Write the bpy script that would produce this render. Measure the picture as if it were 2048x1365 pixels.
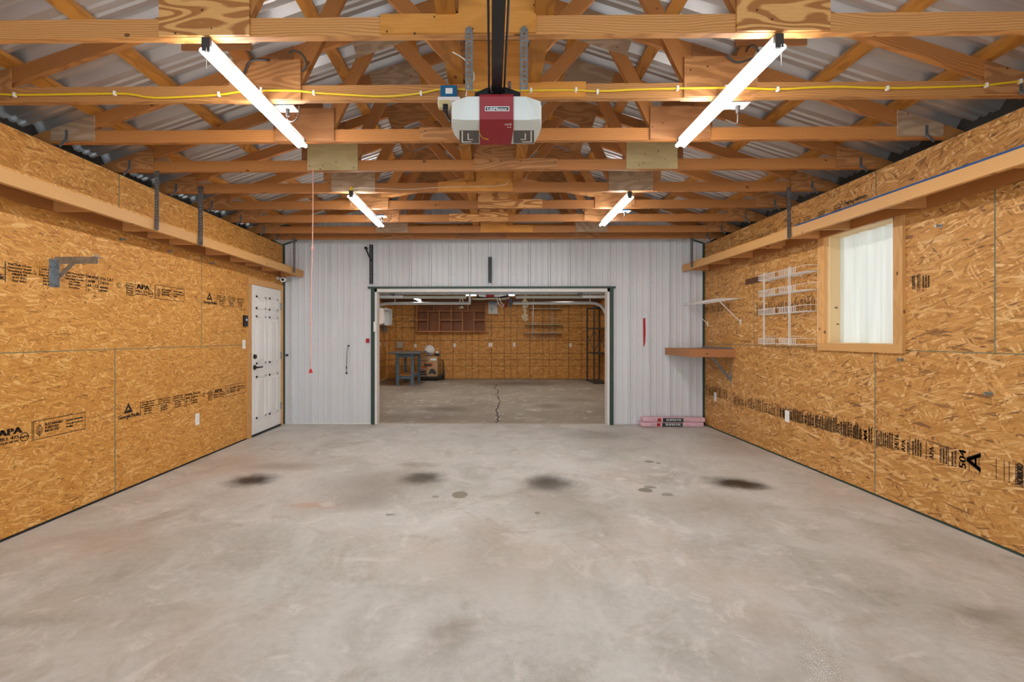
import bpy, bmesh, math, random
from math import sin, cos, pi, radians, atan2, sqrt
from mathutils import Vector, Matrix
random.seed(7)
for o in list(bpy.data.objects): bpy.data.objects.remove(o)
SC = bpy.context.scene
COL = SC.collection

# ------------------------------------------------------------ camera, world, exposure
FPX, PCX, PCY, TH, CH = 961.0, 970.0, 674.0, radians(0.77), 1.342
cam_d = bpy.data.cameras.new('camera'); cam = bpy.data.objects.new('camera', cam_d); COL.objects.link(cam)
cam.location = (0, 0, CH); cam.rotation_euler = (pi/2, 0, TH)
cam_d.sensor_width = 36; cam_d.lens = FPX/2048*36
cam_d.shift_x = (1024-PCX)/2048; cam_d.shift_y = (PCY-682.5)/2048
cam_d.clip_start = 0.05
SC.camera = cam
SC.view_settings.view_transform = 'Standard'; SC.view_settings.look = 'None'
SC.view_settings.exposure = 0.25; SC.view_settings.gamma = 1.0
SC.view_settings.use_curve_mapping = False
wd = bpy.data.worlds.new('overcast_sky'); SC.world = wd; wd.use_nodes = True
bg = wd.node_tree.nodes['Background']; bg.inputs[0].default_value = (0.82, 0.92, 1.0, 1); bg.inputs[1].default_value = 3.2
TUBE = 84.0          # radiance of the LED tubes
pl = bpy.data.lights.new('door_portal', 'AREA'); pl.shape = 'RECTANGLE'; pl.size = 5.0; pl.size_y = 2.35
pl.cycles.is_portal = True
plo = bpy.data.objects.new('door_portal', pl); COL.objects.link(plo)
plo.location = (0, -1.45, 1.2); plo.rotation_euler = (-pi/2, 0, pi)   # emits towards +Y
plo.rotation_euler = (pi/2, 0, 0)

XL, XR, YB, YF = -3.205, 3.24, 7.37, -1.4
HB = 1.42 + CH            # underside of bottom chords (world z)
def T(x): return CH + 2.596 - 0.333*abs(x)      # top of truss top chords

def ray(px, py):
    u = (px-PCX)/FPX; v = (PCY-py)/FPX
    return Vector((-sin(TH)+u*cos(TH), cos(TH)+u*sin(TH), v))
def atY(px, py, Y):
    r = ray(px, py); t = Y/r.y; return Vector((r.x*t, Y, CH+r.z*t))
def atX(px, py, X):
    r = ray(px, py); t = X/r.x; return Vector((X, r.y*t, CH+r.z*t))
def atZ(px, py, Z=0.0):
    r = ray(px, py); t = (Z-CH)/r.z; return Vector((r.x*t, r.y*t, Z))
# ------------------------------------------------------------ node helpers
class NT:
    def __init__(s, name):
        s.m = bpy.data.materials.new(name); s.m.use_nodes = True
        s.t = s.m.node_tree; s.b = s.t.nodes['Principled BSDF']; s.out = s.t.nodes['Material Output']
    def n(s, typ, **kw):
        nd = s.t.nodes.new(typ)
        for k, v in kw.items():
            if k.startswith('_'): setattr(nd, k[1:], v)
        return nd
    def put(s, sock, v):
        if hasattr(v, 'links') or hasattr(v, 'is_output'): s.t.links.new(v, sock)
        elif v is not None:
            if isinstance(v, (tuple, list)) and len(v) == 3 and sock.type == 'RGBA': v = (*v, 1)
            sock.default_value = v
    def math(s, op, a, b=None, c=None, clamp=False):
        nd = s.t.nodes.new('ShaderNodeMath'); nd.operation = op; nd.use_clamp = clamp
        for i, v in enumerate((a, b, c)):
            if v is not None: s.put(nd.inputs[i], v)
        return nd.outputs[0]
    def vmath(s, op, a, b=None):
        nd = s.t.nodes.new('ShaderNodeVectorMath'); nd.operation = op
        s.put(nd.inputs[0], a)
        if b is not None: s.put(nd.inputs[1], b)
        return nd.outputs['Value'] if op in ('LENGTH', 'DISTANCE', 'DOT_PRODUCT') else nd.outputs[0]
    def mix(s, f, a, b, mode='MIX'):
        nd = s.t.nodes.new('ShaderNodeMix'); nd.data_type = 'RGBA'; nd.blend_type = mode
        s.put(nd.inputs[0], f); s.put(nd.inputs[6], a); s.put(nd.inputs[7], b); return nd.outputs[2]
    def ramp(s, f, stops, interp='LINEAR'):
        nd = s.t.nodes.new('ShaderNodeValToRGB'); nd.color_ramp.interpolation = interp
        e = nd.color_ramp.elements
        while len(e) < len(stops): e.new(0.5)
        for el, (p, c) in zip(e, stops):
            el.position = p; el.color = (*c, 1) if len(c) == 3 else c
        s.put(nd.inputs[0], f); return nd.outputs[0]
    def noise(s, vec, scale, detail=2, rough=0.5, dist=0, dim='3D'):
        nd = s.t.nodes.new('ShaderNodeTexNoise'); nd.noise_dimensions = dim
        s.put(nd.inputs['Vector'], vec); nd.inputs['Scale'].default_value = scale
        nd.inputs['Detail'].default_value = detail; nd.inputs['Roughness'].default_value = rough
        nd.inputs['Distortion'].default_value = dist; return nd
    def vor(s, vec, scale, dim='2D', feat='F1', rnd=1.0):
        nd = s.t.nodes.new('ShaderNodeTexVoronoi'); nd.voronoi_dimensions = dim; nd.feature = feat
        s.put(nd.inputs['Vector'], vec); nd.inputs['Scale'].default_value = scale
        nd.inputs['Randomness'].default_value = rnd; return nd
    def map(s, vec, loc=(0,0,0), rot=(0,0,0), scale=(1,1,1)):
        nd = s.t.nodes.new('ShaderNodeMapping'); s.put(nd.inputs[0], vec)
        nd.inputs[1].default_value = loc; nd.inputs[2].default_value = rot; nd.inputs[3].default_value = scale
        return nd.outputs[0]
    def sep(s, v):
        nd = s.t.nodes.new('ShaderNodeSeparateXYZ'); s.put(nd.inputs[0], v); return nd.outputs
    def comb(s, x, y, z=0.0):
        nd = s.t.nodes.new('ShaderNodeCombineXYZ')
        for i, v in enumerate((x, y, z)): s.put(nd.inputs[i], v)
        return nd.outputs[0]
    def obj(s): return s.t.nodes.new('ShaderNodeTexCoord').outputs['Object']
    def pos(s): return s.t.nodes.new('ShaderNodeNewGeometry').outputs['Position']
    def rnd(s): return s.t.nodes.new('ShaderNodeObjectInfo').outputs['Random']
    def bump(s, h, strength=0.2, dist=0.01):
        nd = s.t.nodes.new('ShaderNodeBump'); nd.inputs['Strength'].default_value = strength
        nd.inputs['Distance'].default_value = dist; s.put(nd.inputs['Height'], h)
        s.t.links.new(nd.outputs[0], s.b.inputs['Normal'])
    def fin(s, col=None, rough=0.5, metal=0.0):
        if col is not None: s.put(s.b.inputs['Base Color'], col)
        s.put(s.b.inputs['Roughness'], rough); s.b.inputs['Metallic'].default_value = metal
        return s.m

def lin(r, g, b):
    f = lambda c: (c/255/12.92) if c/255 <= .04045 else ((c/255+.055)/1.055)**2.4
    return (f(r), f(g), f(b))

def plain(name, rgb, rough=0.5, metal=0.0, var=0.06, scale=12, emit=0):
    t = NT(name); n = t.noise(t.obj(), scale, 3)
    c = lin(*rgb)
    col = t.ramp(n.outputs['Fac'], [(0.3, tuple(max(0, v*(1-var)) for v in c)), (0.7, tuple(min(1, v*(1+var)) for v in c))])
    if emit:
        t.put(t.b.inputs['Emission Color'], (*c, 1)); t.b.inputs['Emission Strength'].default_value = emit
    return t.fin(col, rough, metal)

def osb(name, axis, size=1.0, pal=None, far=False):
    """oriented strand board: layers of long flakes laid at different angles"""
    t = NT(name); ob = t.pos() if far else t.obj(); x, y, z = t.sep(ob)
    a = y if axis == 'X' else x
    v = t.comb(a, z)
    if not far:
        r = t.rnd(); v = t.vmath('ADD', v, t.comb(t.math('MULTIPLY', r, 37.0), t.math('MULTIPLY', r, 91.0)))
    nz = t.noise(v, 16/size, 2, dim='2D').outputs['Color']
    v = t.vmath('ADD', v, t.vmath('MULTIPLY', t.vmath('SUBTRACT', nz, (0.5, 0.5, 0.5)), (0.010*size, 0.010*size, 0)))
    shade = t.noise(v, 9/size, 2, dim='2D').outputs['Fac']
    grain = None
    specs = [(0.1, .11, .026, 0.25), (-0.5, .10, .019, 0.5), (0.55, .10, .017, 0.55), (1.15, .085, .014, .68),
             (-1.0, .085, .012, .72), (-0.12, .14, .016, .66), (0.3, .07, .007, .72)]
    for i, (ang, L, Wd, th) in enumerate(specs):
        m = t.map(v, (i*3.7, i*1.3, 0), (0, 0, ang), (1, 1, 1))
        m2 = t.map(m, (0, 0, 0), (0, 0, 0), (1/(L*size), 1/(Wd*size), 1))
        vo = t.vor(m2, 1.0)
        s = t.sep(vo.outputs['Color'])
        mask = t.math('GREATER_THAN', s[0], th)
        mx = t.n('ShaderNodeMix'); 
        t.put(mx.inputs[0], mask); t.put(mx.inputs[2], shade); t.put(mx.inputs[3], s[1]); shade = mx.outputs[0]
        if i in (0, 5):
            g = t.noise(t.map(m, scale=(12/size, 160/size, 1)), 1.0, 2, dim='2D').outputs['Fac']
            grain = g if grain is None else t.math('MULTIPLY', t.math('ADD', grain, g), 0.5)
    col = t.ramp(shade, pal)
    gm = t.math('MULTIPLY_ADD', grain, 0.7, 0.65)
    col = t.mix(1.0, col, t.comb(gm, gm, gm), 'MULTIPLY')
    # scattered dark bark flecks
    fl = t.vor(t.map(v, rot=(0, 0, .3), scale=(18/size, 90/size, 1)), 1.0)
    fs = t.sep(fl.outputs['Color'])
    fm = t.math('MULTIPLY', t.math('GREATER_THAN', fs[0], .982), t.math('LESS_THAN', fl.outputs['Distance'], .38))
    col = t.mix(t.math('MULTIPLY', fm, 0.75), col, lin(84, 48, 22))
    if far:
        def lines(c, per, w=0.008):
            f = t.math('ABSOLUTE', t.math('SUBTRACT', t.math('FRACT', t.math('ADD', t.math('DIVIDE', c, per), 20.5)), .5))
            return t.math('LESS_THAN', f, w/per)
        for c, per in ((a, .4067), (a, .61), (z, .4067), (z, .61)):
            col = t.mix(t.math('MULTIPLY', lines(c, per), .7), col, lin(62, 38, 20))
    t.bump(t.math('ADD', shade, t.math('MULTIPLY', grain, .5)), 0.25, 0.004)
    return t.fin(col, 0.62)

PAL_L = [(0.0, lin(160, 104, 40)), (.08, lin(188, 128, 52)), (.45, lin(203, 142, 62)), (.8, lin(214, 156, 78)), (1.0, lin(232, 188, 120))]
PAL_R = [(0.0, lin(132, 90, 50)), (.08, lin(172, 119, 56)), (.4, lin(192, 137, 68)), (.78, lin(206, 154, 88)), (1.0, lin(226, 186, 130))]
PAL_F = [(0.0, lin(150, 96, 38)), (.12, lin(184, 122, 48)), (.5, lin(200, 138, 60)), (.8, lin(210, 152, 78)), (1.0, lin(222, 174, 106))]
M = {}
M['osb_left'] = osb('osb_left', 'X', .82, PAL_L)
M['osb_right'] = osb('osb_right', 'X', 1.25, PAL_R)
M['osb_far'] = osb('osb_far', 'Y', 1.3, PAL_F, far=True)
M['osb_far_side'] = osb('osb_far_side', 'X', 1.3, PAL_F, far=True)

def lumber(name, base, dark, knots=True, amp=.55, sat=1.0):
    t = NT(name); o = t.obj(); r = t.rnd()
    o = t.vmath('ADD', o, t.comb(t.math('MULTIPLY', r, 23.0), t.math('MULTIPLY', r, 5.0), t.math('MULTIPLY', r, 7.0)))
    lowf = t.noise(t.map(o, scale=(1.4, 5, 5)), 1.0, 2)
    w = t.n('ShaderNodeTexWave', _wave_type='BANDS', _bands_direction='Z')
    t.put(w.inputs['Vector'], t.vmath('ADD', t.map(o, scale=(.35, .6, 1)), t.vmath('MULTIPLY', lowf.outputs['Color'], (0, .02, .10))))
    w.inputs['Scale'].default_value = 26; w.inputs['Distortion'].default_value = 2.2
    w.inputs['Detail'].default_value = 2; w.inputs['Detail Scale'].default_value = 1.2
    fib = t.noise(t.map(o, scale=(5, 130, 130)), 1.0, 2).outputs['Fac']
    f = t.math('MULTIPLY', t.math('POWER', w.outputs['Fac'], 2.2), amp)
    f = t.math('ADD', f, t.math('MULTIPLY', t.math('SUBTRACT', fib, .5), .35), clamp=True)
    col = t.mix(f, base, dark)
    tint = t.math('MULTIPLY_ADD', r, .30, .84)
    col = t.mix(1.0, col, t.comb(tint, tint, tint), 'MULTIPLY')
    if knots:
        k = t.vor(t.map(o, scale=(6.5, 10, 10)), 1.0, dim='3D')
        ks = t.sep(k.outputs['Color'])
        km = t.math('MULTIPLY', t.math('LESS_THAN', k.outputs['Distance'], .11), t.math('GREATER_THAN', ks[0], .72))
        col = t.mix(t.math('MULTIPLY', km, .8), col, lin(86, 44, 20))
    t.bump(f, .12, .003)
    return t.fin(col, .55)
M['fir'] = lumber('fir_lumber', lin(204, 147, 86), lin(142, 86, 40))
M['fir_dark'] = lumber('fir_lumber_dark', lin(182, 122, 64), lin(126, 72, 32))
M['purlin'] = lumber('purlin_lumber', lin(186, 126, 50), lin(132, 78, 22))
M['pale_wood'] = lumber('pale_pine', lin(232, 202, 152), lin(214, 176, 118), amp=.3)
M['trim_wood'] = lumber('trim_lumber', lin(216, 166, 102), lin(186, 130, 70), amp=.4)
M['bench_wood'] = lumber('bench_lumber', lin(176, 120, 76), lin(128, 80, 46), amp=.5)
def ply(name, a, b, scale=7, dist=9, amp=.85, dots=True):
    t = NT(name); o = t.obj(); r = t.rnd()
    x, y, z = t.sep(o)
    o2 = t.comb(t.math('ADD', x, t.math('MULTIPLY', r, 31.0)), 0.0, t.math('ADD', z, t.math('MULTIPLY', r, 17.0)))
    nz = t.noise(t.map(o2, scale=(1.9, 1, 8)), 1.0, 1, .4)
    w = t.math('FRACT', t.math('MULTIPLY', nz.outputs['Fac'], float(scale)*1.6))
    w = t.math('ABSOLUTE', t.math('MULTIPLY_ADD', w, 2.0, -1.0))
    rag = t.noise(t.map(o2, scale=(22, 1, 60)), 1.0, 2).outputs['Fac']
    f = t.ramp(t.math('MULTIPLY_ADD', rag, .35, t.math('SUBTRACT', w, .17)), [(0.38, (0, 0, 0)), (.62, (1, 1, 1))])
    fib = t.noise(t.map(o2, scale=(8, 1, 150)), 1.0, 2).outputs['Fac']
    f = t.math('MULTIPLY', f, amp)
    col = t.mix(f, a, b)
    g = t.math('MULTIPLY_ADD', fib, .4, .8); col = t.mix(1.0, col, t.comb(g, g, g), 'MULTIPLY')
    if dots:
        k = t.vor(t.map(o2, scale=(18, 1, 18)), 1.0, dim='3D'); ks = t.sep(k.outputs['Color'])
        km = t.math('MULTIPLY', t.math('LESS_THAN', k.outputs['Distance'], .10), t.math('GREATER_THAN', ks[0], .45))
        col = t.mix(t.math('MULTIPLY', km, .85), col, lin(50, 30, 16))
    return t.fin(col, .55)
M['ply_bold'] = ply('plywood_bold', lin(222, 168, 102), lin(160, 98, 46))
M['ply_brown'] = ply('plywood_brown', lin(182, 130, 80), lin(140, 90, 48), 6, amp=.6)
M['ply_red'] = ply('plywood_reddish', lin(160, 110, 68), lin(132, 84, 46), 3, amp=.5)
M['ply_pale'] = ply('plywood_pale', lin(196, 178, 128), lin(172, 150, 100), 3, amp=.35)
M['ply_grey'] = ply('plywood_grey', lin(176, 152, 124), lin(142, 112, 86), 5, amp=.5)
M['ply_yellow'] = ply('plywood_yellow', lin(212, 146, 66), lin(188, 122, 46), 3, amp=.4)
M['metal_wall'] = plain('painted_steel_wall', (216, 220, 224), .42, 0, .03, 2)
M['metal_roof'] = plain('painted_steel_roof', (200, 199, 198), .34, 0.68, .05, 3)
M['galv'] = plain('galvanised_steel', (150, 155, 158), .4, .8, .25, 30)
M['galv_dark'] = plain('dark_slotted_steel', (104, 106, 106), .5, .4, .25, 30)
M['black'] = plain('black_steel', (20, 20, 21), .5, 0, .1)
M['black_paint'] = plain('black_print_ink', (46, 32, 20), .7, 0, .2, 60)
M['print_soft'] = plain('worn_print_ink', (92, 62, 34), .7, 0, .25, 60)
M['green'] = plain('dark_green_trim', (44, 66, 56), .5, 0, .08)
M['gap_dark'] = plain('panel_gap_paint', (84, 92, 80), .8, 0, .3, 8)
M['joint'] = plain('joint_paint', (112, 118, 96), .8, 0, .35, 10)
M['white'] = plain('white_paint', (232, 231, 228), .45, 0, .02)
M['door_white'] = plain('white_door_paint', (236, 235, 232), .4, 0, .015)
M['plastic_white'] = plain('white_plastic', (238, 238, 236), .35, 0, .02)
M['wire_white'] = plain('white_coated_wire', (228, 226, 222), .35, 0, .02)
M['bronze'] = plain('dark_bronze', (44, 34, 30), .4, .5, .1)
M['opener_white'] = plain('opener_plastic', (214, 220, 216), .4, 0, .02)
M['opener_red'] = plain('opener_red', (142, 12, 28), .55, 0, .05)
M['lens_dark'] = plain('lens_grey', (82, 80, 78), .4, 0, .1)
M['lens_light'] = plain('lens_pale', (222, 216, 204), .4, 0, .05)
M['yellow'] = plain('yellow_cable', (226, 190, 34), .45, 0, .04)
M['pink_cord'] = plain('pink_cord', (226, 168, 156), .8, 0, .05)
M['red'] = plain('red_plastic', (206, 46, 48), .5, 0, .06)
M['red_dark'] = plain('red_tape', (172, 18, 26), .5, 0, .06)
M['blue_box'] = plain('blue_box_plastic', (14, 96, 140), .5, 0, .05)
M['blue_edge'] = plain('blue_painted_edge', (32, 74, 124), .7, 0, .2, 8)
M['blue_bench'] = plain('blue_bench_paint', (84, 114, 134), .55, 0, .25, 14)
M['beige'] = plain('beige_plastic', (206, 190, 140), .5, 0, .05)
M['pink_pack'] = plain('pink_wrapping', (224, 184, 196), .35, 0, .08, 20)
M['pack_green'] = plain('green_label', (36, 60, 56), .4, 0, .06)
M['cable_grey'] = plain('grey_cable', (62, 58, 56), .5, 0, .1)
M['cardboard'] = plain('cardboard', (182, 146, 104), .8, 0, .08, 9)
M['orange_print'] = plain('orange_print', (196, 92, 34), .7, 0, .08)
M['cubby'] = lumber('cubby_wood', lin(168, 108, 56), lin(140, 82, 38), knots=False, amp=.4)
M['grey_panel'] = plain('grey_enamel', (170, 160, 136), .5, 0, .04)
M['garlic'] = plain('dried_garlic', (226, 210, 176), .8, 0, .25, 40)
M['leather'] = plain('brown_leather', (78, 56, 42), .7, 0, .35, 40)
M['rag_blue'] = plain('blue_grey_rag', (96, 108, 128), .9, 0, .25, 50)
M['rag_red'] = plain('red_cloth', (150, 60, 46), .9, 0, .3, 50)
M['track_metal'] = plain('bright_track_steel', (208, 212, 210), .35, .2, .04)
M['dark_timber'] = plain('dark_ceiling_timber', (84, 50, 28), .8, 0, .15)
M['cubby_back_shaded'] = plain('cubby_back_shaded', (150, 92, 50), .6, 0, .1, 5)  # darker than the frame: shade inside the compartments, put into the colour
t = NT('poster_print'); o = t.obj(); x, y, z = t.sep(o)
nn = t.noise(t.map(o, scale=(9, 1, 7)), 1.0, 3).outputs['Fac']
M['poster'] = t.fin(t.ramp(t.math('ADD', nn, t.math('MULTIPLY', z, .7)), [(0.3, lin(196, 214, 222)), (.5, lin(220, 216, 200)), (.62, lin(130, 176, 206)), (.78, lin(30, 96, 156))]), .4)
t = NT('led_tube'); t.put(t.b.inputs['Emission Color'], (1.0, .975, .955, 1)); t.b.inputs['Emission Strength'].default_value = TUBE
M['tube'] = t.fin(lin(250, 250, 250), .4)
# translucent fibreglass in the window
t = NT('fibreglass'); nz = t.noise(t.map(t.obj(), scale=(1, 9, .8)), 1.0, 3).outputs['Fac']
c = t.ramp(nz, [(.3, lin(196, 196, 186)), (.7, lin(212, 211, 202))])
tr = t.n('ShaderNodeBsdfTranslucent'); t.put(tr.inputs[0], c); df = t.n('ShaderNodeBsdfDiffuse'); t.put(df.inputs[0], c)
mx = t.n('ShaderNodeMixShader'); mx.inputs[0].default_value = .24
t.t.links.new(df.outputs[0], mx.inputs[1]); t.t.links.new(tr.outputs[0], mx.inputs[2]); t.t.links.new(mx.outputs[0], t.out.inputs[0])
M['fibreglass'] = t.m

def concrete(name, pal, stains, rough=(.32, .6), warm=None, dscale=1.0):
    t = NT(name); p = t.pos()
    big = t.noise(p, .55*dscale, 5, .55, .3).outputs['Fac']
    mid = t.noise(t.map(p, scale=(1.0, .75, 1)), 2.4*dscale, 6, .62, .8).outputs['Fac']
    fine = t.noise(p, 22, 6, .7).outputs['Fac']
    mv = t.math('ADD', t.math('ADD', t.math('MULTIPLY', big, .36), t.math('MULTIPLY', mid, .46)), t.math('MULTIPLY', fine, .22))
    col = t.ramp(mv, pal)
    wn = t.noise(t.map(p, loc=(5, 3, 0)), .9, 4, .6).outputs['Fac']
    col = t.mix(t.ramp(wn, [(.52, (0, 0, 0)), (.74, (.34, .34, .34))]), col, lin(190, 164, 140))
    # pale trowel blotches
    pb = t.noise(t.map(p, loc=(11, 7, 0)), 3.1, 7, .72, 1.2).outputs['Fac']
    col = t.mix(t.ramp(pb, [(.55, (0, 0, 0)), (.63, (.5, .5, .5))]), col, lin(224, 219, 212))
    db = t.noise(t.map(p, loc=(2, 17, 0)), 1.7, 8, .72, .8).outputs['Fac']
    col = t.mix(t.ramp(db, [(.54, (0, 0, 0)), (.68, (.55, .55, .55))]), col, lin(150, 138, 120))
    dist = t.noise(p, 9, 4, .6).outputs['Color']
    pd = t.vmath('ADD', p, t.vmath('MULTIPLY', t.vmath('SUBTRACT', dist, (.5, .5, .5)), (.16, .16, 0)))
    pdc = t.vmath('ADD', p, t.vmath('MULTIPLY', t.vmath('SUBTRACT', dist, (.5, .5, .5)), (.035, .035, 0)))
    for (cx, cy, rx, ry, rgb, st, soft) in stains:
        src = pdc if soft < .3 else pd
        q = t.vmath('MULTIPLY', t.vmath('SUBTRACT', src, (cx, cy, 0)), (1/rx, 1/ry, 0))
        d = t.vmath('LENGTH', q)
        mr = t.n('ShaderNodeMapRange', _interpolation_type='SMOOTHSTEP'); t.put(mr.inputs[0], d)
        mr.inputs[1].default_value = 1.0-soft; mr.inputs[2].default_value = 1.0+soft*.35
        mr.inputs[3].default_value = st; mr.inputs[4].default_value = 0
        col = t.mix(mr.outputs[0], col, lin(*rgb))
    rr = t.ramp(mid, [(.3, (rough[0],)*3), (.7, (rough[1],)*3)])
    rip = t.noise(t.map(p, scale=(1, 1.6, 1)), 26, 4, .6, 1.8).outputs['Fac']
    rm = t.ramp(t.noise(p, .8, 2).outputs['Fac'], [(.45, (0, 0, 0)), (.62, (1, 1, 1))])
    t.bump(t.math('ADD', t.math('MULTIPLY', rip, t.math('MULTIPLY', rm, .9)), t.math('MULTIPLY', pb, .5)), .45, .014)
    return t.fin(col, rr)
def S(px, py, rx, ry, rgb, st, soft):
    c = atZ(px, py); a = atZ(px+rx, py); b = atZ(px, py-ry)
    return (c.x, c.y, abs(a.x-c.x), abs(b.y-c.y), rgb, st, soft)
DK = (46, 34, 22)
ST = [S(503, 961, 52, 14, DK, .97, .75), S(842, 957, 50, 14, DK, .97, .75), S(1097, 967, 56, 18, DK, .99, .75), S(1470, 967, 60, 13, DK, .98, .75),
      S(1500, 972, 46, 9, DK, .6, .7),
      S(760, 968, 130, 34, (120, 106, 86), .55, .9), S(920, 990, 17, 7, (116, 106, 82), .8, .18), S(1291, 981, 15, 4.5, (104, 98, 84), .8, .2),
      S(1300, 975, 13, 3, (112, 104, 90), .7, .2), S(1335, 990, 13, 3.6, (118, 112, 98), .75, .2), S(1299, 924, 10, 2.2, (110, 104, 92), .8, .2),
      S(1317, 927, 6, 1.5, (110, 104, 92), .8, .2), S(780, 1030, 10, 2.5, (120, 110, 96), .7, .2), S(1075, 1027, 6, 2.6, (112, 104, 90), .8, .2),
      S(871, 994, 7, 2.2, (116, 108, 92), .7, .2),
      S(560, 933, 90, 9, (132, 116, 96), .55, .9), S(835, 930, 45, 6, (126, 112, 94), .5, .9),
      S(628, 1012, 60, 8, (190, 150, 122), .6, .8), S(655, 1009, 22, 5, (206, 200, 192), .8, .5),
      S(740, 1003, 70, 22, (130, 118, 102), .5, .9), S(1190, 870, 80, 12, (120, 112, 98), .5, .9),
      S(1120, 1000, 130, 40, (140, 130, 112), .45, .9), S(250, 1080, 160, 40, (190, 166, 146), .3, .9), S(470, 930, 90, 30, (184, 156, 128), .4, .9),
      S(1400, 1010, 140, 30, (146, 134, 116), .45, .9), S(1250, 890, 90, 20, (150, 142, 128), .4, .9),
      S(1480, 900, 90, 22, (158, 138, 118), .35, .9), S(900, 1265, 60, 40, (140, 130, 116), .45, .9), S(60, 1240, 120, 16, (140, 132, 118), .4, .9),
      S(1980, 1230, 110, 18, (132, 122, 108), .45, .9), S(1000, 1130, 240, 60, (172, 156, 134), .35, .9)]
M['concrete'] = concrete('worn_concrete', [(.30, lin(130, 126, 114)), (.42, lin(176, 173, 164)), (.54, lin(200, 198, 192)), (.72, lin(218, 217, 213))], ST, (.42, .66))
ST2 = [S(890, 818, 60, 6, (84, 70, 56), .6, .9), S(1100, 812, 34, 5, (84, 70, 56), .6, .9), S(1150, 800, 50, 5, (110, 92, 72), .5, .9),
       S(1040, 768, 110, 5, (84, 72, 60), .55, .9), S(1000, 801, 20, 2, (196, 180, 156), .7, .9), S(830, 775, 60, 10, (92, 78, 66), .5, .9), S(860, 836, 90, 8, (112, 92, 72), .45, .9)]
M['concrete_far'] = concrete('dirty_concrete', [(.25, lin(104, 94, 80)), (.42, lin(138, 127, 110)), (.58, lin(158, 148, 130)), (.8, lin(176, 168, 152))], ST2, (.5, .8), dscale=1.6)

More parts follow.
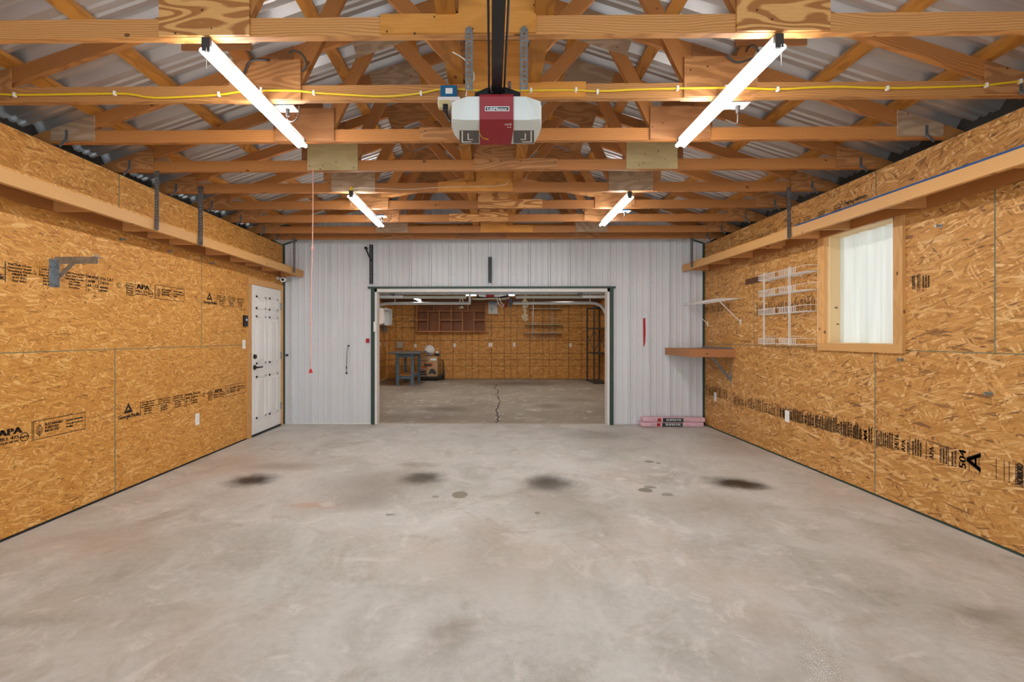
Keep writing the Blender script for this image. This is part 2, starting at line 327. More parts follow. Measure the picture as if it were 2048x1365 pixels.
# ------------------------------------------------------------ mesh helpers
WM = {}
def setw(o, Mx, parent):
    WM[o.name] = Mx
    if parent is not None:
        o.parent = parent; o.matrix_local = WM[parent.name].inverted() @ Mx
    else: o.matrix_world = Mx
def tag(o, label=None, cat=None, group=None, kind=None):
    if label: o['label'] = label
    if cat: o['category'] = cat
    if group: o['group'] = group
    if kind: o['kind'] = kind
    return o
def thing(name, loc, label, cat, group=None):
    o = bpy.data.objects.new(name, None); COL.objects.link(o); o.empty_display_size = .1
    setw(o, Matrix.Translation(Vector(loc)), None); return tag(o, label, cat, group)
class MB:
    def __init__(s): s.v = []; s.f = []
    def add(s, vs, fs):
        b = len(s.v); s.v += [Vector(v) for v in vs]; s.f += [tuple(i+b for i in f) for f in fs]; return s
    def box(s, a, b):
        (x0, y0, z0), (x1, y1, z1) = [(min(p, q)) for p, q in zip(a, b)], [max(p, q) for p, q in zip(a, b)]
        vs = [(x, y, z) for z in (z0, z1) for y in (y0, y1) for x in (x0, x1)]
        return s.add(vs, [(0, 2, 3, 1), (4, 5, 7, 6), (0, 1, 5, 4), (2, 6, 7, 3), (0, 4, 6, 2), (1, 3, 7, 5)])
    def cbox(s, c, d): return s.box([c[i]-d[i]/2 for i in range(3)], [c[i]+d[i]/2 for i in range(3)])
    def bar(s, p0, p1, w, h, up=(0, 0, 1)):
        p0, p1 = Vector(p0), Vector(p1); d = (p1-p0).normalized(); up = Vector(up)
        sd = d.cross(up); sd = sd.normalized() if sd.length > 1e-5 else Vector((1, 0, 0)); u2 = sd.cross(d)
        vs = []
        for p in (p0, p1):
            for a, b in ((-1, -1), (1, -1), (1, 1), (-1, 1)): vs.append(p+sd*a*w/2+u2*b*h/2)
        return s.add(vs, [(0, 1, 2, 3), (7, 6, 5, 4), (0, 4, 5, 1), (1, 5, 6, 2), (2, 6, 7, 3), (3, 7, 4, 0)])
    def prism(s, poly, axis, a0, a1):
        """poly = 2D points; axis 'Y': (x,z) at y; 'X': (y,z) at x; 'Z': (x,y) at z"""
        n = len(poly)
        def P(p, a):
            return (p[0], a, p[1]) if axis == 'Y' else ((a, p[0], p[1]) if axis == 'X' else (p[0], p[1], a))
        vs = [P(p, a0) for p in poly]+[P(p, a1) for p in poly]
        fs = [tuple(range(n)), tuple(range(2*n-1, n-1, -1))]+[(i, i+n, (i+1) % n+n, (i+1) % n) for i in range(n)]
        return s.add(vs, fs)
    def cyl(s, p0, p1, r0, r1=None, n=12):
        r1 = r0 if r1 is None else r1; p0, p1 = Vector(p0), Vector(p1); d = (p1-p0).normalized()
        a = d.orthogonal().normalized(); b = d.cross(a); vs = []
        for p, r in ((p0, r0), (p1, r1)):
            for i in range(n): vs.append(p+(a*cos(2*pi*i/n)+b*sin(2*pi*i/n))*r)
        return s.add(vs, [tuple(range(n-1, -1, -1)), tuple(range(n, 2*n))]+[(i, (i+1) % n, (i+1) % n+n, i+n) for i in range(n)])
    def tube(s, pts, r, n=6, sm=0):
        pts = [Vector(p) for p in pts]
        for _ in range(sm):
            q = [pts[0]]
            for i in range(len(pts)-1): q += [pts[i]*.75+pts[i+1]*.25, pts[i]*.25+pts[i+1]*.75]
            q.append(pts[-1]); pts = q
        vs = []; m = len(pts); pa = None
        for k in range(m):
            d = (pts[min(k+1, m-1)]-pts[max(k-1, 0)]).normalized()
            a = d.orthogonal().normalized() if pa is None else (pa-d*pa.dot(d)).normalized()
            pa = a; b = d.cross(a)
            for i in range(n): vs.append(pts[k]+(a*cos(2*pi*i/n)+b*sin(2*pi*i/n))*r)
        fs = [(k*n+i, k*n+(i+1) % n, (k+1)*n+(i+1) % n, (k+1)*n+i) for k in range(m-1) for i in range(n)]
        fs += [tuple(range(n-1, -1, -1)), tuple(range((m-1)*n, m*n))]
        return s.add(vs, fs)
    def ball(s, c, r, nu=14, nv=8):
        if not hasattr(r, '__len__'): r = (r, r, r)
        vs = [(c[0], c[1], c[2]-r[2])]
        for j in range(1, nv):
            ph = pi*j/nv
            for i in range(nu): vs.append((c[0]+r[0]*sin(ph)*cos(2*pi*i/nu), c[1]+r[1]*sin(ph)*sin(2*pi*i/nu), c[2]-r[2]*cos(ph)))
        vs.append((c[0], c[1], c[2]+r[2])); L = len(vs)-1
        fs = [(0, 1+(i+1) % nu, 1+i) for i in range(nu)]
        for j in range(nv-2):
            for i in range(nu): a = 1+j*nu; fs.append((a+i, a+(i+1) % nu, a+nu+(i+1) % nu, a+nu+i))
        a = 1+(nv-2)*nu; fs += [(a+i, a+(i+1) % nu, L) for i in range(nu)]
        return s.add(vs, fs)
    def hull(s, pts):
        bm = bmesh.new()
        for p in pts: bm.verts.new(p)
        r = bmesh.ops.convex_hull(bm, input=bm.verts)
        bmesh.ops.delete(bm, geom=[g for g in bm.verts if not g.link_faces], context='VERTS')
        bm.verts.index_update(); s.add([v.co.copy() for v in bm.verts], [tuple(v.index for v in f.verts) for f in bm.faces]); bm.free(); return s
    def build(s, name, mat, parent=None, smooth=False, bevel=0, kind=None, label=None):
        lo = Vector([min(v[i] for v in s.v) for i in range(3)]); hi = Vector([max(v[i] for v in s.v) for i in range(3)])
        c = (lo+hi)/2
        me = bpy.data.meshes.new(name); me.from_pydata([tuple(v-c) for v in s.v], [], s.f); me.update()
        if smooth:
            for p in me.polygons: p.use_smooth = True
            try: me.set_sharp_from_angle(angle=radians(40))
            except Exception: pass
        me.materials.append(M[mat] if isinstance(mat, str) else mat)
        o = bpy.data.objects.new(name, me); COL.objects.link(o); setw(o, Matrix.Translation(c), parent)
        if bevel:
            b = o.modifiers.new('bevel', 'BEVEL'); b.width = bevel; b.segments = 2; b.limit_method = 'ANGLE'
        return tag(o, label, None, None, kind)
CACHE = {}
def beam(name, p0, p1, hh, ww, mat, parent=None, up=(0, 0, 1)):
    """lumber: local X along its length so that the grain follows it; hh = size along up, ww = across"""
    p0, p1 = Vector(p0), Vector(p1); d = p1-p0; L = d.length; d.normalize()
    y = Vector(up).cross(d).normalized(); z = d.cross(y)
    key = (round(L, 3), hh, ww, mat)
    if key not in CACHE:
        b = MB().cbox((0, 0, 0), (L, ww, hh)); me = bpy.data.meshes.new(name)
        me.from_pydata([tuple(v) for v in b.v], [], b.f); me.materials.append(M[mat]); CACHE[key] = me
    o = bpy.data.objects.new(name, CACHE[key]); COL.objects.link(o)
    Mx = Matrix.Translation((p0+p1)/2) @ Matrix((( d.x, y.x, z.x, 0), (d.y, y.y, z.y, 0), (d.z, y.z, z.z, 0), (0, 0, 0, 1)))
    setw(o, Mx, parent); return o
TXT = {}
def txt(body):
    if body not in TXT:
        cu = bpy.data.curves.new('t', 'FONT'); cu.body = body; cu.size = 1; cu.resolution_u = 2
        o = bpy.data.objects.new('t', cu); me = o.to_mesh()
        v = [tuple(x.co[:2]) for x in me.vertices]; f = [tuple(p.vertices) for p in me.polygons]
        if v: w = max(p[0] for p in v)
        else: w = .001
        TXT[body] = (v, f, w); o.to_mesh_clear(); bpy.data.objects.remove(o); bpy.data.curves.remove(cu)
    return TXT[body]
def put_text(mb, body, fn, x, y, size, width=None, bold=0.0):
    v, f, w = txt(body); k = (width/w) if width else size
    for dx in ([0] if not bold else [0, bold, bold*2]):
        mb.add([fn(x+p[0]*k+dx, y+p[1]*size) for p in v], f)
def rect2(mb, fn, x0, y0, x1, y1): mb.add([fn(x0, y0), fn(x1, y0), fn(x1, y1), fn(x0, y1)], [(0, 1, 2, 3)])

# ================================================================ STRUCTURE
# --- floors
fl = MB().box((XL-.1, YF-.6, -.15), (XR+.1, YB+.04, 0)).build('floor', 'concrete', kind='structure')
ff = MB().box((-3.6, YB+.04, -.15), (3.6, 15.4, -.004)).build('floor_far', 'concrete_far', kind='structure')
# expansion crack across the far slab
pts = [(993, 769), (991, 777), (996, 783), (994, 790), (999, 797), (1001, 803), (998, 810), (996, 818), (995, 826), (997, 834), (996, 842), (994, 846)]
cm = MB()
zz = [atZ(px+random.uniform(-1.5, 1.5), py, .0) for px, py in pts]
zz2 = []
for a, b in zip(zz, zz[1:]):
    for k in range(3): zz2.append(a.lerp(b, k/3)+Vector((random.uniform(-.03, .03), 0, 0)))
zz2.append(zz[-1])
for a, b in zip(zz2, zz2[1:]): cm.add([(a.x-.012, a.y, -.003), (a.x+.012, a.y, -.003), (b.x+.012, b.y, -.003), (b.x-.012, b.y, -.003)], [(0, 1, 2, 3)])
cm.build('crack', 'black_paint', ff)
MB().box((-1.8, YB-.02, -.001), (1.8, YB+.06, .004)).build('threshold_strip', plain('pale_concrete_edge', (196, 184, 166), .8), ff)

# --- side walls: backing + individual sheets
def side_wall(name, X, s, mat, rows, hole=None):
    """rows: (z0, z1, [seam ys]); s=+1 for the right wall (sheets sit at |X|)"""
    back = MB()
    x0, x1 = X+s*.012, X+s*.14
    if hole:
        (ya, yb, za, zb) = hole
        back.box((x0, YF, 0), (x1, ya, 2.75)); back.box((x0, yb, 0), (x1, YB+.1, 2.75))
        back.box((x0, ya, 0), (x1, yb, za)); back.box((x0, ya, zb), (x1, yb, 2.75))
    else: back.box((x0, YF, 0), (x1, YB+.1, 2.75))
    w = back.build(name, 'gap_dark', kind='structure')
    out = []
    for z0, z1, seams in rows:
        ys = [YF]+seams+[YB]
        for a, b in zip(ys, ys[1:]):
            g = .0035; a2, b2, c2, d2 = a+g, b-g, z0+g, z1-g
            if hole and a2 < hole[0] < b2 and c2 < hole[3] and d2 > hole[2]:
                m = MB(); ya, yb, za, zb = hole; za2, zb2 = max(za, c2), min(zb, d2)
                m.box((X, a2, c2), (X+s*.011, ya, d2)); m.box((X, yb, c2), (X+s*.011, b2, d2))
                if za2 > c2: m.box((X, ya, c2), (X+s*.011, yb, za2))
                if zb2 < d2: m.box((X, ya, zb2), (X+s*.011, yb, d2))
                o = m.build('osb_panel', mat, w)
            else: o = MB().box((X, a2, c2), (X+s*.011, b2, d2)).build('osb_panel', mat, w)
            out.append(((a, z0), o))
            if a > YF+.01: MB().box((X-s*.0007, a-.0045, z0), (X+s*.003, a+.0045, z1)).build('panel_joint', 'joint', w)
        if z0 > .1: MB().box((X-s*.0006, YF, z0-.003), (X+s*.003, YB if not hole else hole[0]-.1, z0+.003)).build('panel_joint', 'joint', w)
        if z0 > .1 and hole: MB().box((X-s*.0006, hole[1]+.1, z0-.003), (X+s*.003, YB, z0+.003)).build('panel_joint', 'joint', w)
    return w, out
yl = lambda px: atX(px, 700, XL).y
yr = lambda px: atX(px, 700, XR).y
SL = [yl(230)-2.44*2, yl(230)-2.44, yl(230), yl(230)+2.44]; SL = [v for v in SL if v > YF+.2]
UL = [v for v in (yl(403)-4.88, yl(403)-2.44, yl(403)) if v > YF+.2]
wall_left, PL = side_wall('wall_left', XL, -1, 'osb_left',
    [(.012, 1.235, SL), (1.235, 2.455, UL), (2.455, 2.745, [yl(238)-2.44, yl(238), yl(512)])])
WY0, WY1, WZ0, WZ1 = yr(1797)+.005, yr(1652), 1.285, 2.30     # window opening
SR = [yr(1750)-2.44, yr(1750), yr(1750)+2.44]
wall_right, PR = side_wall('wall_right', XR, 1, 'osb_right',
    [(.012, 1.235, SR), (1.235, 2.455, [yr(1990)-2.44, yr(1990), yr(1508)]), (2.455, 2.745, [yr(1752)-2.44, yr(1752), yr(1463)])],
    hole=(WY0-.019, WY1+.019, WZ0-.019, WZ1+.019))
MB().box((XL, YF, 0), (XL+.006, yl(497), .012)).build('baseboard_left', 'black', kind='structure')
MB().box((XR-.006, YF, 0), (XR, YB, .012)).build('baseboard_right', 'green', kind='structure')
MB().box((XL, YB-.03, 0), (XL+.022, YB-.002, 2.75)).build('trim_1', 'green', kind='structure')
MB().box((XR-.022, YB-.03, 0), (XR, YB-.002, 2.75)).build('trim_2', 'green', kind='structure')

# --- ribbed steel
PROF = [(0, 0), (.010, .030), (.032, .030), (.046, 0), (.112, 0), (.118, .008), (.137, .008), (.143, 0), (.203, 0), (.209, .008), (.228, .008), (.234, 0)]
ROOFP = [(0, 0), (.060, .052), (.085, .052), (.125, 0), (.170, 0), (.182, .012), (.198, .012), (.21, 0), (.235, 0), (.247, .012), (.263, .012), (.275, 0)]
PITCH = .3035
def prof_points(u0, u1, off=0.0, prof=PROF):
    pts = []; k = int(math.floor((u0-off)/PITCH))-1
    while True:
        for a, h in prof: pts.append((off+k*PITCH+a, h))
        k += 1
        if off+k*PITCH > u1+.4: break
    def hat(u):
        for (a, ha), (b, hb) in zip(pts, pts[1:]):
            if a <= u <= b: return ha+(hb-ha)*(u-a)/(b-a)
        return 0
    return [(u0, hat(u0))]+[p for p in pts if u0 < p[0] < u1]+[(u1, hat(u1))]
WINP = [(0, 0), (.015, .022), (.085, .022), (.10, 0), (.15, 0), (.158, .012), (.20, .012), (.208, 0)]
def sheet(parent, name, mat, u0, u1, off, P, v0, v1, prof=PROF):
    """P(u, n, v) -> world point"""
    pp = prof_points(u0, u1, off, prof); vs = []; fs = []
    for u, n in pp: vs += [P(u, n, v0(u)), P(u, n, v1(u))]
    for i in range(len(pp)-1): fs.append((2*i, 2*i+2, 2*i+3, 2*i+1))
    return MB().add(vs, fs).build(name, mat, parent)
OX0, OX1, OZ = -1.80, 1.81, 2.09
ztop = lambda x: T(x)+.055
bk = MB()
bk.prism([(XL-.1, 0), (OX0, 0), (OX0, OZ), (OX1, OZ), (OX1, 0), (XR+.1, 0), (XR+.1, T(3.3)+.09), (0, T(0)+.09), (XL-.1, T(3.3)+.09)], 'Y', YB+.001, YB+.12)
wall_back = bk.build('wall_back', 'metal_wall', kind='structure')
PB = lambda u, n, v: (u, YB-.003-n, v)
edge = XL+.02
ribx = -0.05
cuts = [XL+.005, -2.778, -1.865]
segs = [(XL+.005, -2.778), (-2.778, -1.866), (-1.866, -.956), (-.956, -.045), (-.045, .865), (.865, 1.776), (1.776, 2.686), (2.686, XR-.005)]
for a, b in segs:
    z0 = (lambda u: OZ if OX0-.03 < u < OX1+.03 else 0.012)
    # split where a sheet meets the opening
    brk = [a]+[e for e in (OX0-.03, OX1+.03) if a < e < b]+[b]
    for q, (c, d) in enumerate(zip(brk, brk[1:])):
        mid = (c+d)/2; zb = OZ if OX0-.03 < mid < OX1+.03 else .012
        sheet(wall_back, 'metal_sheet', 'metal_wall', c, d, ribx, PB, lambda u: zb, lambda u: ztop(u)-.02)
MB().box((XL+.03, YB-.022, .0), (OX0-.05, YB, .014)).build('baseboard_back', 'white', kind='structure')
# sloping eave closure seen in the corners
for k, s in ((3, -1), (4, 1)):
    X = XL if s < 0 else XR
    MB().prism([(X-s*.0, 2.745), (X-s*.22, 2.82), (X-s*.22, 2.835), (X-s*.0, 2.762)], 'Y', YB-.035, YB-.02).build('trim_%d' % k, 'green', kind='structure')
    MB().prism([(X, 2.765), (X-s*.34, 2.88), (X-s*.34, 2.89), (X, 2.775)], 'Y', 7.0, YB-.02).build('trim_%d' % (k+2), 'white', kind='structure')
# --- opening trim
tr = MB(); tr.box((OX0-.045, YB-.045, 0), (OX0+.012, YB, OZ)); tr.build('trim_7', 'green', kind='structure')
tr = MB(); tr.box((OX1-.012, YB-.045, 0), (OX1+.045, YB, OZ)); tr.build('trim_8', 'green', kind='structure')
tr = MB(); tr.box((OX0-.09, YB-.06, OZ-.01), (OX1+.075, YB, OZ+.018)); tr.build('trim_9', 'green', kind='structure')
tr = MB(); tr.box((OX0+.012, YB-.03, 0), (OX0+.045, YB+.14, OZ-.01)); tr.build('trim_10', 'white', kind='structure')
tr = MB(); tr.box((OX1-.045, YB-.03, 0), (OX1-.012, YB+.14, OZ-.01)); tr.build('trim_11', 'white', kind='structure')
tr = MB(); tr.box((OX0+.012, YB-.03, OZ-.06), (OX1-.012, YB+.14, OZ-.01)); tr.build('trim_12', 'white', kind='structure')

# --- front wall behind the viewer, with the open vehicle door letting the daylight in
fw = MB(); fw.box((XL-.1, YF-.1, 0), (-2.5, YF, 2.9)); fw.box((2.5, YF-.1, 0), (XR+.1, YF, 2.9))
fw.prism([(-2.5, 2.4), (2.5, 2.4), (XR+.1, 2.4), (XR+.1, T(3.3)), (0, T(0)+.02), (XL-.1, T(3.3)), (XL-.1, 2.4)], 'Y', YF-.1, YF)
fw.build('wall_front', 'metal_wall', kind='structure')

# --- roof: ribbed sheets on purlins
ceil = MB()
for s in (-1, 1):
    ceil.add([(s*3.6, YF-.1, T(3.6)+.102), (0, YF-.1, T(0)+.102), (0, YB+.12, T(0)+.102), (s*3.6, YB+.12, T(3.6)+.102)], [(0, 1, 2, 3)])
ceiling = ceil.build('ceiling', 'metal_roof', kind='structure')
EAVE_SHADE = plain('eave_shade', (52, 48, 44), .8)  # eave closing boards, near-black colour stands in for the shade there
for s, k in ((-1, 13), (1, 14)):
    MB().box((s*3.38, YF, 2.60), (s*3.42, YB+.1, T(3.4)+.10)).build('trim_%d' % k, EAVE_SHADE, kind='structure')
y = YF
while y < YB:
    y1 = min(y+.9105, YB)
    for s in (-1, 1):
        sheet(ceiling, 'metal_sheet', 'metal_roof', y, y1-.001, .08, lambda u, n, v, s=s: (s*v, u, T(v)+.042+n), lambda u: 0.0, lambda u: 3.55, ROOFP)
    y = y1
PUR = [.12, .66, 1.23, 1.79, 2.35, 2.90]
pn = ['beside the ridge', 'second from the ridge', 'third from the ridge', 'fourth from the ridge', 'fifth from the ridge', 'nearest the eave']
for s, sd in ((-1, 'left'), (1, 'right')):
    for k, x in enumerate(PUR):
        sl = Vector((-s, 0, .333)).normalized(); nrm = Vector((s*.333, 0, 1)).normalized()
        o = beam('purlin', (s*x, YF, T(x)+.02), (s*x, YB-.01, T(x)+.02), .038, .089, 'purlin', up=nrm)
        tag(o, 'flat roof purlin of the %s slope, %s' % (sd, pn[k]), 'purlin', 'roof purlins under the steel sheets')

# ================================================================ TRUSSES
YT = [2.297+.61*i for i in range(9)]; YT[8] = 7.0
gm = ['ply_bold', 'ply_brown', 'ply_red', 'ply_pale', 'ply_grey', 'ply_brown', 'ply_brown', 'ply_grey', 'ply_brown']
tg = ['ply_grey', 'ply_grey', 'ply_grey', 'ply_grey', 'ply_brown', 'ply_brown', 'ply_brown', 'ply_brown', 'ply_brown']
sp = ['ply_yellow', 'ply_yellow', 'ply_brown', 'ply_brown', 'ply_yellow', 'ply_bold', 'ply_bold', 'ply_yellow', 'ply_red']
TL = ['nearest roof truss, boldly grained plywood plates, cut by the top of the picture',
      'second roof truss from the viewer, with the yellow cable clipped along it',
      'third roof truss from the viewer, passing behind the garage door opener',
      'fourth roof truss, with pale yellowish plywood plates left and right',
      'fifth roof truss, with greyish plates above the near ends of the far tube lights',
      'sixth roof truss from the viewer, above the far pair of tube lights',
      'seventh roof truss from the viewer, near the far ends of the far tube lights',
      'eighth roof truss, second from the white ribbed back wall',
      'ninth and farthest roof truss, directly in front of the white back wall']
def rrect(cx, cz, w, h, a):
    return [(cx+dx*cos(a)-dz*sin(a), cz+dx*sin(a)+dz*cos(a)) for dx, dz in ((-w/2, -h/2), (w/2, -h/2), (w/2, h/2), (-w/2, h/2))]
for i, Y in enumerate(YT):
    yc = Y-.019; tz = thing('roof_truss', (0, yc, HB), TL[i], 'truss', 'roof trusses')
    m1 = 'fir' if i < 2 else 'fir_dark'
    o = beam('bottom_chord', (-3.26, yc, HB+.0445), (3.29, yc, HB+.0445), .089, .038, m1, tz)
    for s in (-1, 1):
        dz = .047
        beam('top_chord', (s*3.45, yc, T(3.45)-dz), (0, yc, T(0)-dz), .089, .0378, 'fir_dark' , tz)
        a1 = beam('web', (s*1.21, yc, HB+.06), (s*.84, yc, T(.84)-.10), .089, .0376, 'fir_dark', tz, up=(1, 0, 0))
        a2 = beam('web', (s*.76, yc, T(.76)-.10), (s*.06, yc, HB+.07), .089, .0376, 'fir_dark', tz, up=(1, 0, 0))
        a3 = beam('web', (s*1.42, yc, HB+.09), (s*1.66, yc, T(1.66)-.09), .089, .0376, 'fir_dark', tz, up=(1, 0, 0))
        # plates
        for yy0, yy1 in ((Y-.051, Y-.039), (Y+.001, Y+.013)):
            MB().box((s*1.14, yy0, HB+.002), (s*1.57, yy1, HB+.238)).build('gusset', gm[i], tz)
        c = (.82, T(.82)-.125)
        MB().prism([(s*p[0], p[1]) for p in rrect(c[0], c[1], .40, .23, -atan2(.333, 1))], 'Y', Y-.051, Y-.039).build('gusset', tg[i], tz)
        MB().prism([(s*1.86, HB+.30), (s*1.44, HB+.30), (s*1.44, T(1.44)-.005), (s*1.86, T(1.86)-.005)], 'Y', Y-.051, Y-.039).build('gusset', 'ply_red', tz)
        MB().prism([(s*2.90, HB+.012), (s*3.22, HB+.012), (s*3.22, T(3.22)-.006), (s*2.90, T(2.90)-.006)], 'Y', Y-.051, Y-.039).build('gusset', gm[(i+5) % 9] if i < 3 else 'ply_brown', tz)
        if i:
            tie = MB().box((s*3.09, Y-.053, HB+.0), (s*3.112, Y-.0515, HB+.09)); tie.bar((s*3.10, Y-.056, HB+.02), (s*3.15, Y-.056, HB-.03), .006, .018)
            tie.build('hurricane_tie', 'galv', tz)
    sg = 1 if i % 2 == 0 else -1        # splice plates alternate
    lo = -.52 if sg > 0 else -.15; hi = .208 if sg > 0 else .56
    poly = [(lo, HB+.003), (hi, HB+.003)]
    if sg > 0: poly += [(hi, HB+.34), (-.155, HB+.34), (-.155, HB+.094), (lo, HB+.094)]
    else: poly += [(hi, HB+.094), (.208, HB+.094), (.208, HB+.34), (lo, HB+.34)]
    MB().prism(poly, 'Y', Y-.052, Y-.039).build('splice_plate', sp[i], tz)
    MB().prism([(-.36, T(.36)-.22), (.36, T(.36)-.22), (.36, T(.36)-.004), (0, T(0)-.004), (-.36, T(.36)-.004)], 'Y', Y-.052, Y-.039).build('gusset', 'ply_brown', tz)
for x, sd in ((-.212, 'left'), (.245, 'right')):
    o = beam('runner_board', (x, 1.2, HB+.089+.019), (x, YB-.02, HB+.089+.019), .038, .089, 'purlin')
    tag(o, 'long board laid flat on the trusses to the %s of the opener rail' % sd, 'board', 'runner boards along the trusses')
for s, sd in ((-1, 'left'), (1, 'right')):
    o = beam('diagonal_brace', (s*.25, 4.83, HB+.128+.02), (s*1.45, 5.47, HB+.128+.02), .038, .089, 'fir')
    tag(o, 'short diagonal brace board lying on the trusses, %s of centre' % sd, 'board', 'diagonal brace boards')
for a, b, sd in ((atY(812, 452, 7.18), atY(945, 452, 7.18), 'left'), (atY(1025, 450, 7.18), atY(1155, 450, 7.18), 'right')):
    a.z = b.z = HB+.235
    o = beam('gable_board', a, b, .07, .038, 'purlin')
    tag(o, 'orange board fixed across the far gable, %s half' % sd, 'board', 'gable boards')
# ================================================================ STAMPS
def mapL(y0, z0): return lambda x, y: (XL+.0012, y0+x, z0+y)
def mapR(y0, z0): return lambda x, y: (XR-.0012, y0-x, z0+y)
def stamp(fn, parent, smin=0.0, smax=3.0, mat='black_paint'):
    mb = MB(); h = .125
    def tx(b, x, y, s, w=None, bold=0):
        ww = w if w else txt(b)[2]*s
        if x >= smin and x+ww <= smax: put_text(mb, b, fn, x, y, s, w, bold)
    def rc(a, b, c, d):
        if a >= smin and c <= smax: rect2(mb, fn, a, b, c, d)
    if smin <= .03:
        mb.add([fn(.095, .045), fn(.205, .045), fn(.15, .135), fn(.128, .062), fn(.172, .062), fn(.15, .098)], [(0, 1, 4, 3), (1, 2, 5, 4), (2, 0, 3, 5)])
        tx('GP', .133, .052, .03, None, .002)
    tx('Georgia-Pacific', .03, .002, .048, .255, .003)
    rc(.292, -.012, .298, h)
    b1 = ['This Side Down', 'Orientation Strand', 'Sheathing Panels', 'MINIMUM', 'SPACING', 'And Sides']
    b2 = ['Cote A Poser', 'Ce Cote En Bas', 'Espacer Panneaux', 'Des Panneaux', 'EN-CONTACTS', 'SALAISON']
    b3 = ['Cette Descripcion', 'Ant Ebt Lado', 'Espaciado Paneles', 'De Orilla', 'EN-OSBN', 'Entablar']
    for bx, bl in ((.308, b1), (.53, b2), (.74, b3)):
        for k, b in enumerate(bl): tx(b, bx+(.0 if k < 3 else .03), h-.02-k*.0215, .021, .165 if k < 3 else .10, .0012)
    rc(.478, .066, .515, .069); rc(.70, .05, .735, .053)
    rc(.925, -.012, .930, h)
    for k, (b, s, w) in enumerate((('NOV18', .036, .10), ('2048', .033, .07), ('64 - 13', .036, .10), ('5', .03, .02))):
        tx(b, .937, h-.032-k*.034, s, w, .0018)
    rc(1.045, -.012, 1.05, h)
    for k, (b, s, w) in enumerate((('7/16 CAT', .036, .14), ('24/16', .036, .09), ('SHEATHING', .022, .085), ('EXPOSURE 1', .022, .085))):
        tx(b, 1.058, h-.032-k*(.034 if k < 3 else .031), s, w, .0018)
    for k, b in enumerate(('11.5', 'FSC')): tx(b, 1.235, h-.05-k*.026, .026, .05, .001)
    for k, b in enumerate(('11.5 MM', 'CONSTRUCTION', 'SHEATHING', '2R24/2F16', 'W24 CSA', 'O325')): tx(b, 1.32+(.02 if k != 1 else 0), h-.035-k*.02, .02, .08 if k != 1 else .11, .001)
    rc(1.448, .0, 1.452, h+.01)
    tx('APA', 1.462, .062, .062, .16, .006); tx('MILL 475', 1.46, .03, .032, .145, .0015); tx('MADE IN THE USA', 1.46, .008, .018, .145, .001)
    if 1.60 >= smin and 1.70 <= smax:
        cx, cy = 1.645, .03
        for q in range(20):
            a0, a1 = 2*pi*q/20, 2*pi*(q+1)/20
            mb.add([fn(cx+r*cos(a), cy+r*sin(a)) for r, a in ((.026, a0), (.032, a0), (.032, a1), (.026, a1))], [(0, 1, 2, 3)])
        tx('APA', cx-.03, cy-.008, .024, .06, .002)
    if 1.70 >= smin and 2.15 <= smax:
        x0, x1, y0, y1, w = 1.71, 2.14, -.01, .125, .005
        for a in ((x0, y0, x1, y0+w), (x0, y1-w, x1, y1), (x0, y0, x0+w, y1), (x1-w, y0, x1, y1), (x0-.012, y0, x0-.007, y1)): rc(*a)
        for k, b in enumerate(('SUSTAINABLE', 'FORESTRY', 'INITIATIVE')): tx(b, 1.795, .078-k*.024, .026, .145 if k == 0 else .11, .0015)
        for k, b in enumerate(('CERTIFIED SOURCING', 'www.sfiprogram.org', 'SFI-00001')): tx(b, 1.965, .078-k*.024, .02, .15 if k < 2 else .06, .001)
        # leaf emblem
        cx, cy = 1.755, .055
        for r0, r1 in ((.020, .025), (.009, .013)):
            for q in range(16):
                a0, a1 = 2*pi*q/16, 2*pi*(q+1)/16
                mb.add([fn(cx+r*.9*cos(a), cy+r*1.5*sin(a)) for r, a in ((r0, a0), (r1, a0), (r1, a1), (r0, a1))], [(0, 1, 2, 3)])
        rc(cx-.002, cy-.05, cx+.002, cy+.01)
    if mb.v: mb.build('print_stamp', mat, parent)
def panel_at(P, y, z):
    best = None
    for (a, z0), o in P:
        if a <= y+1e-3 and z0 <= z+1e-3 and (best is None or (z0, a) > best[0]): best = ((z0, a), o)
    return best[1]
u0 = yl(403)
stamp(mapL(u0-2.44, 1.715), panel_at(PL, u0-2, 1.8)); stamp(mapL(u0, 1.715), panel_at(PL, u0+.3, 1.8), 0, .92)
l0 = yl(230)
stamp(mapL(l0, .625), panel_at(PL, l0+.5, .7)); stamp(mapL(l0-2.44, .625), panel_at(PL, l0-1, .7))
# upside-down print on the top band of the right wall
ry = yr(1752)+2.42
def mapT(x, y): return (XR-.0012, yr(1752)+.06+x, 2.575-y)
stamp(mapT, panel_at(PR, yr(1752)+.5, 2.5))
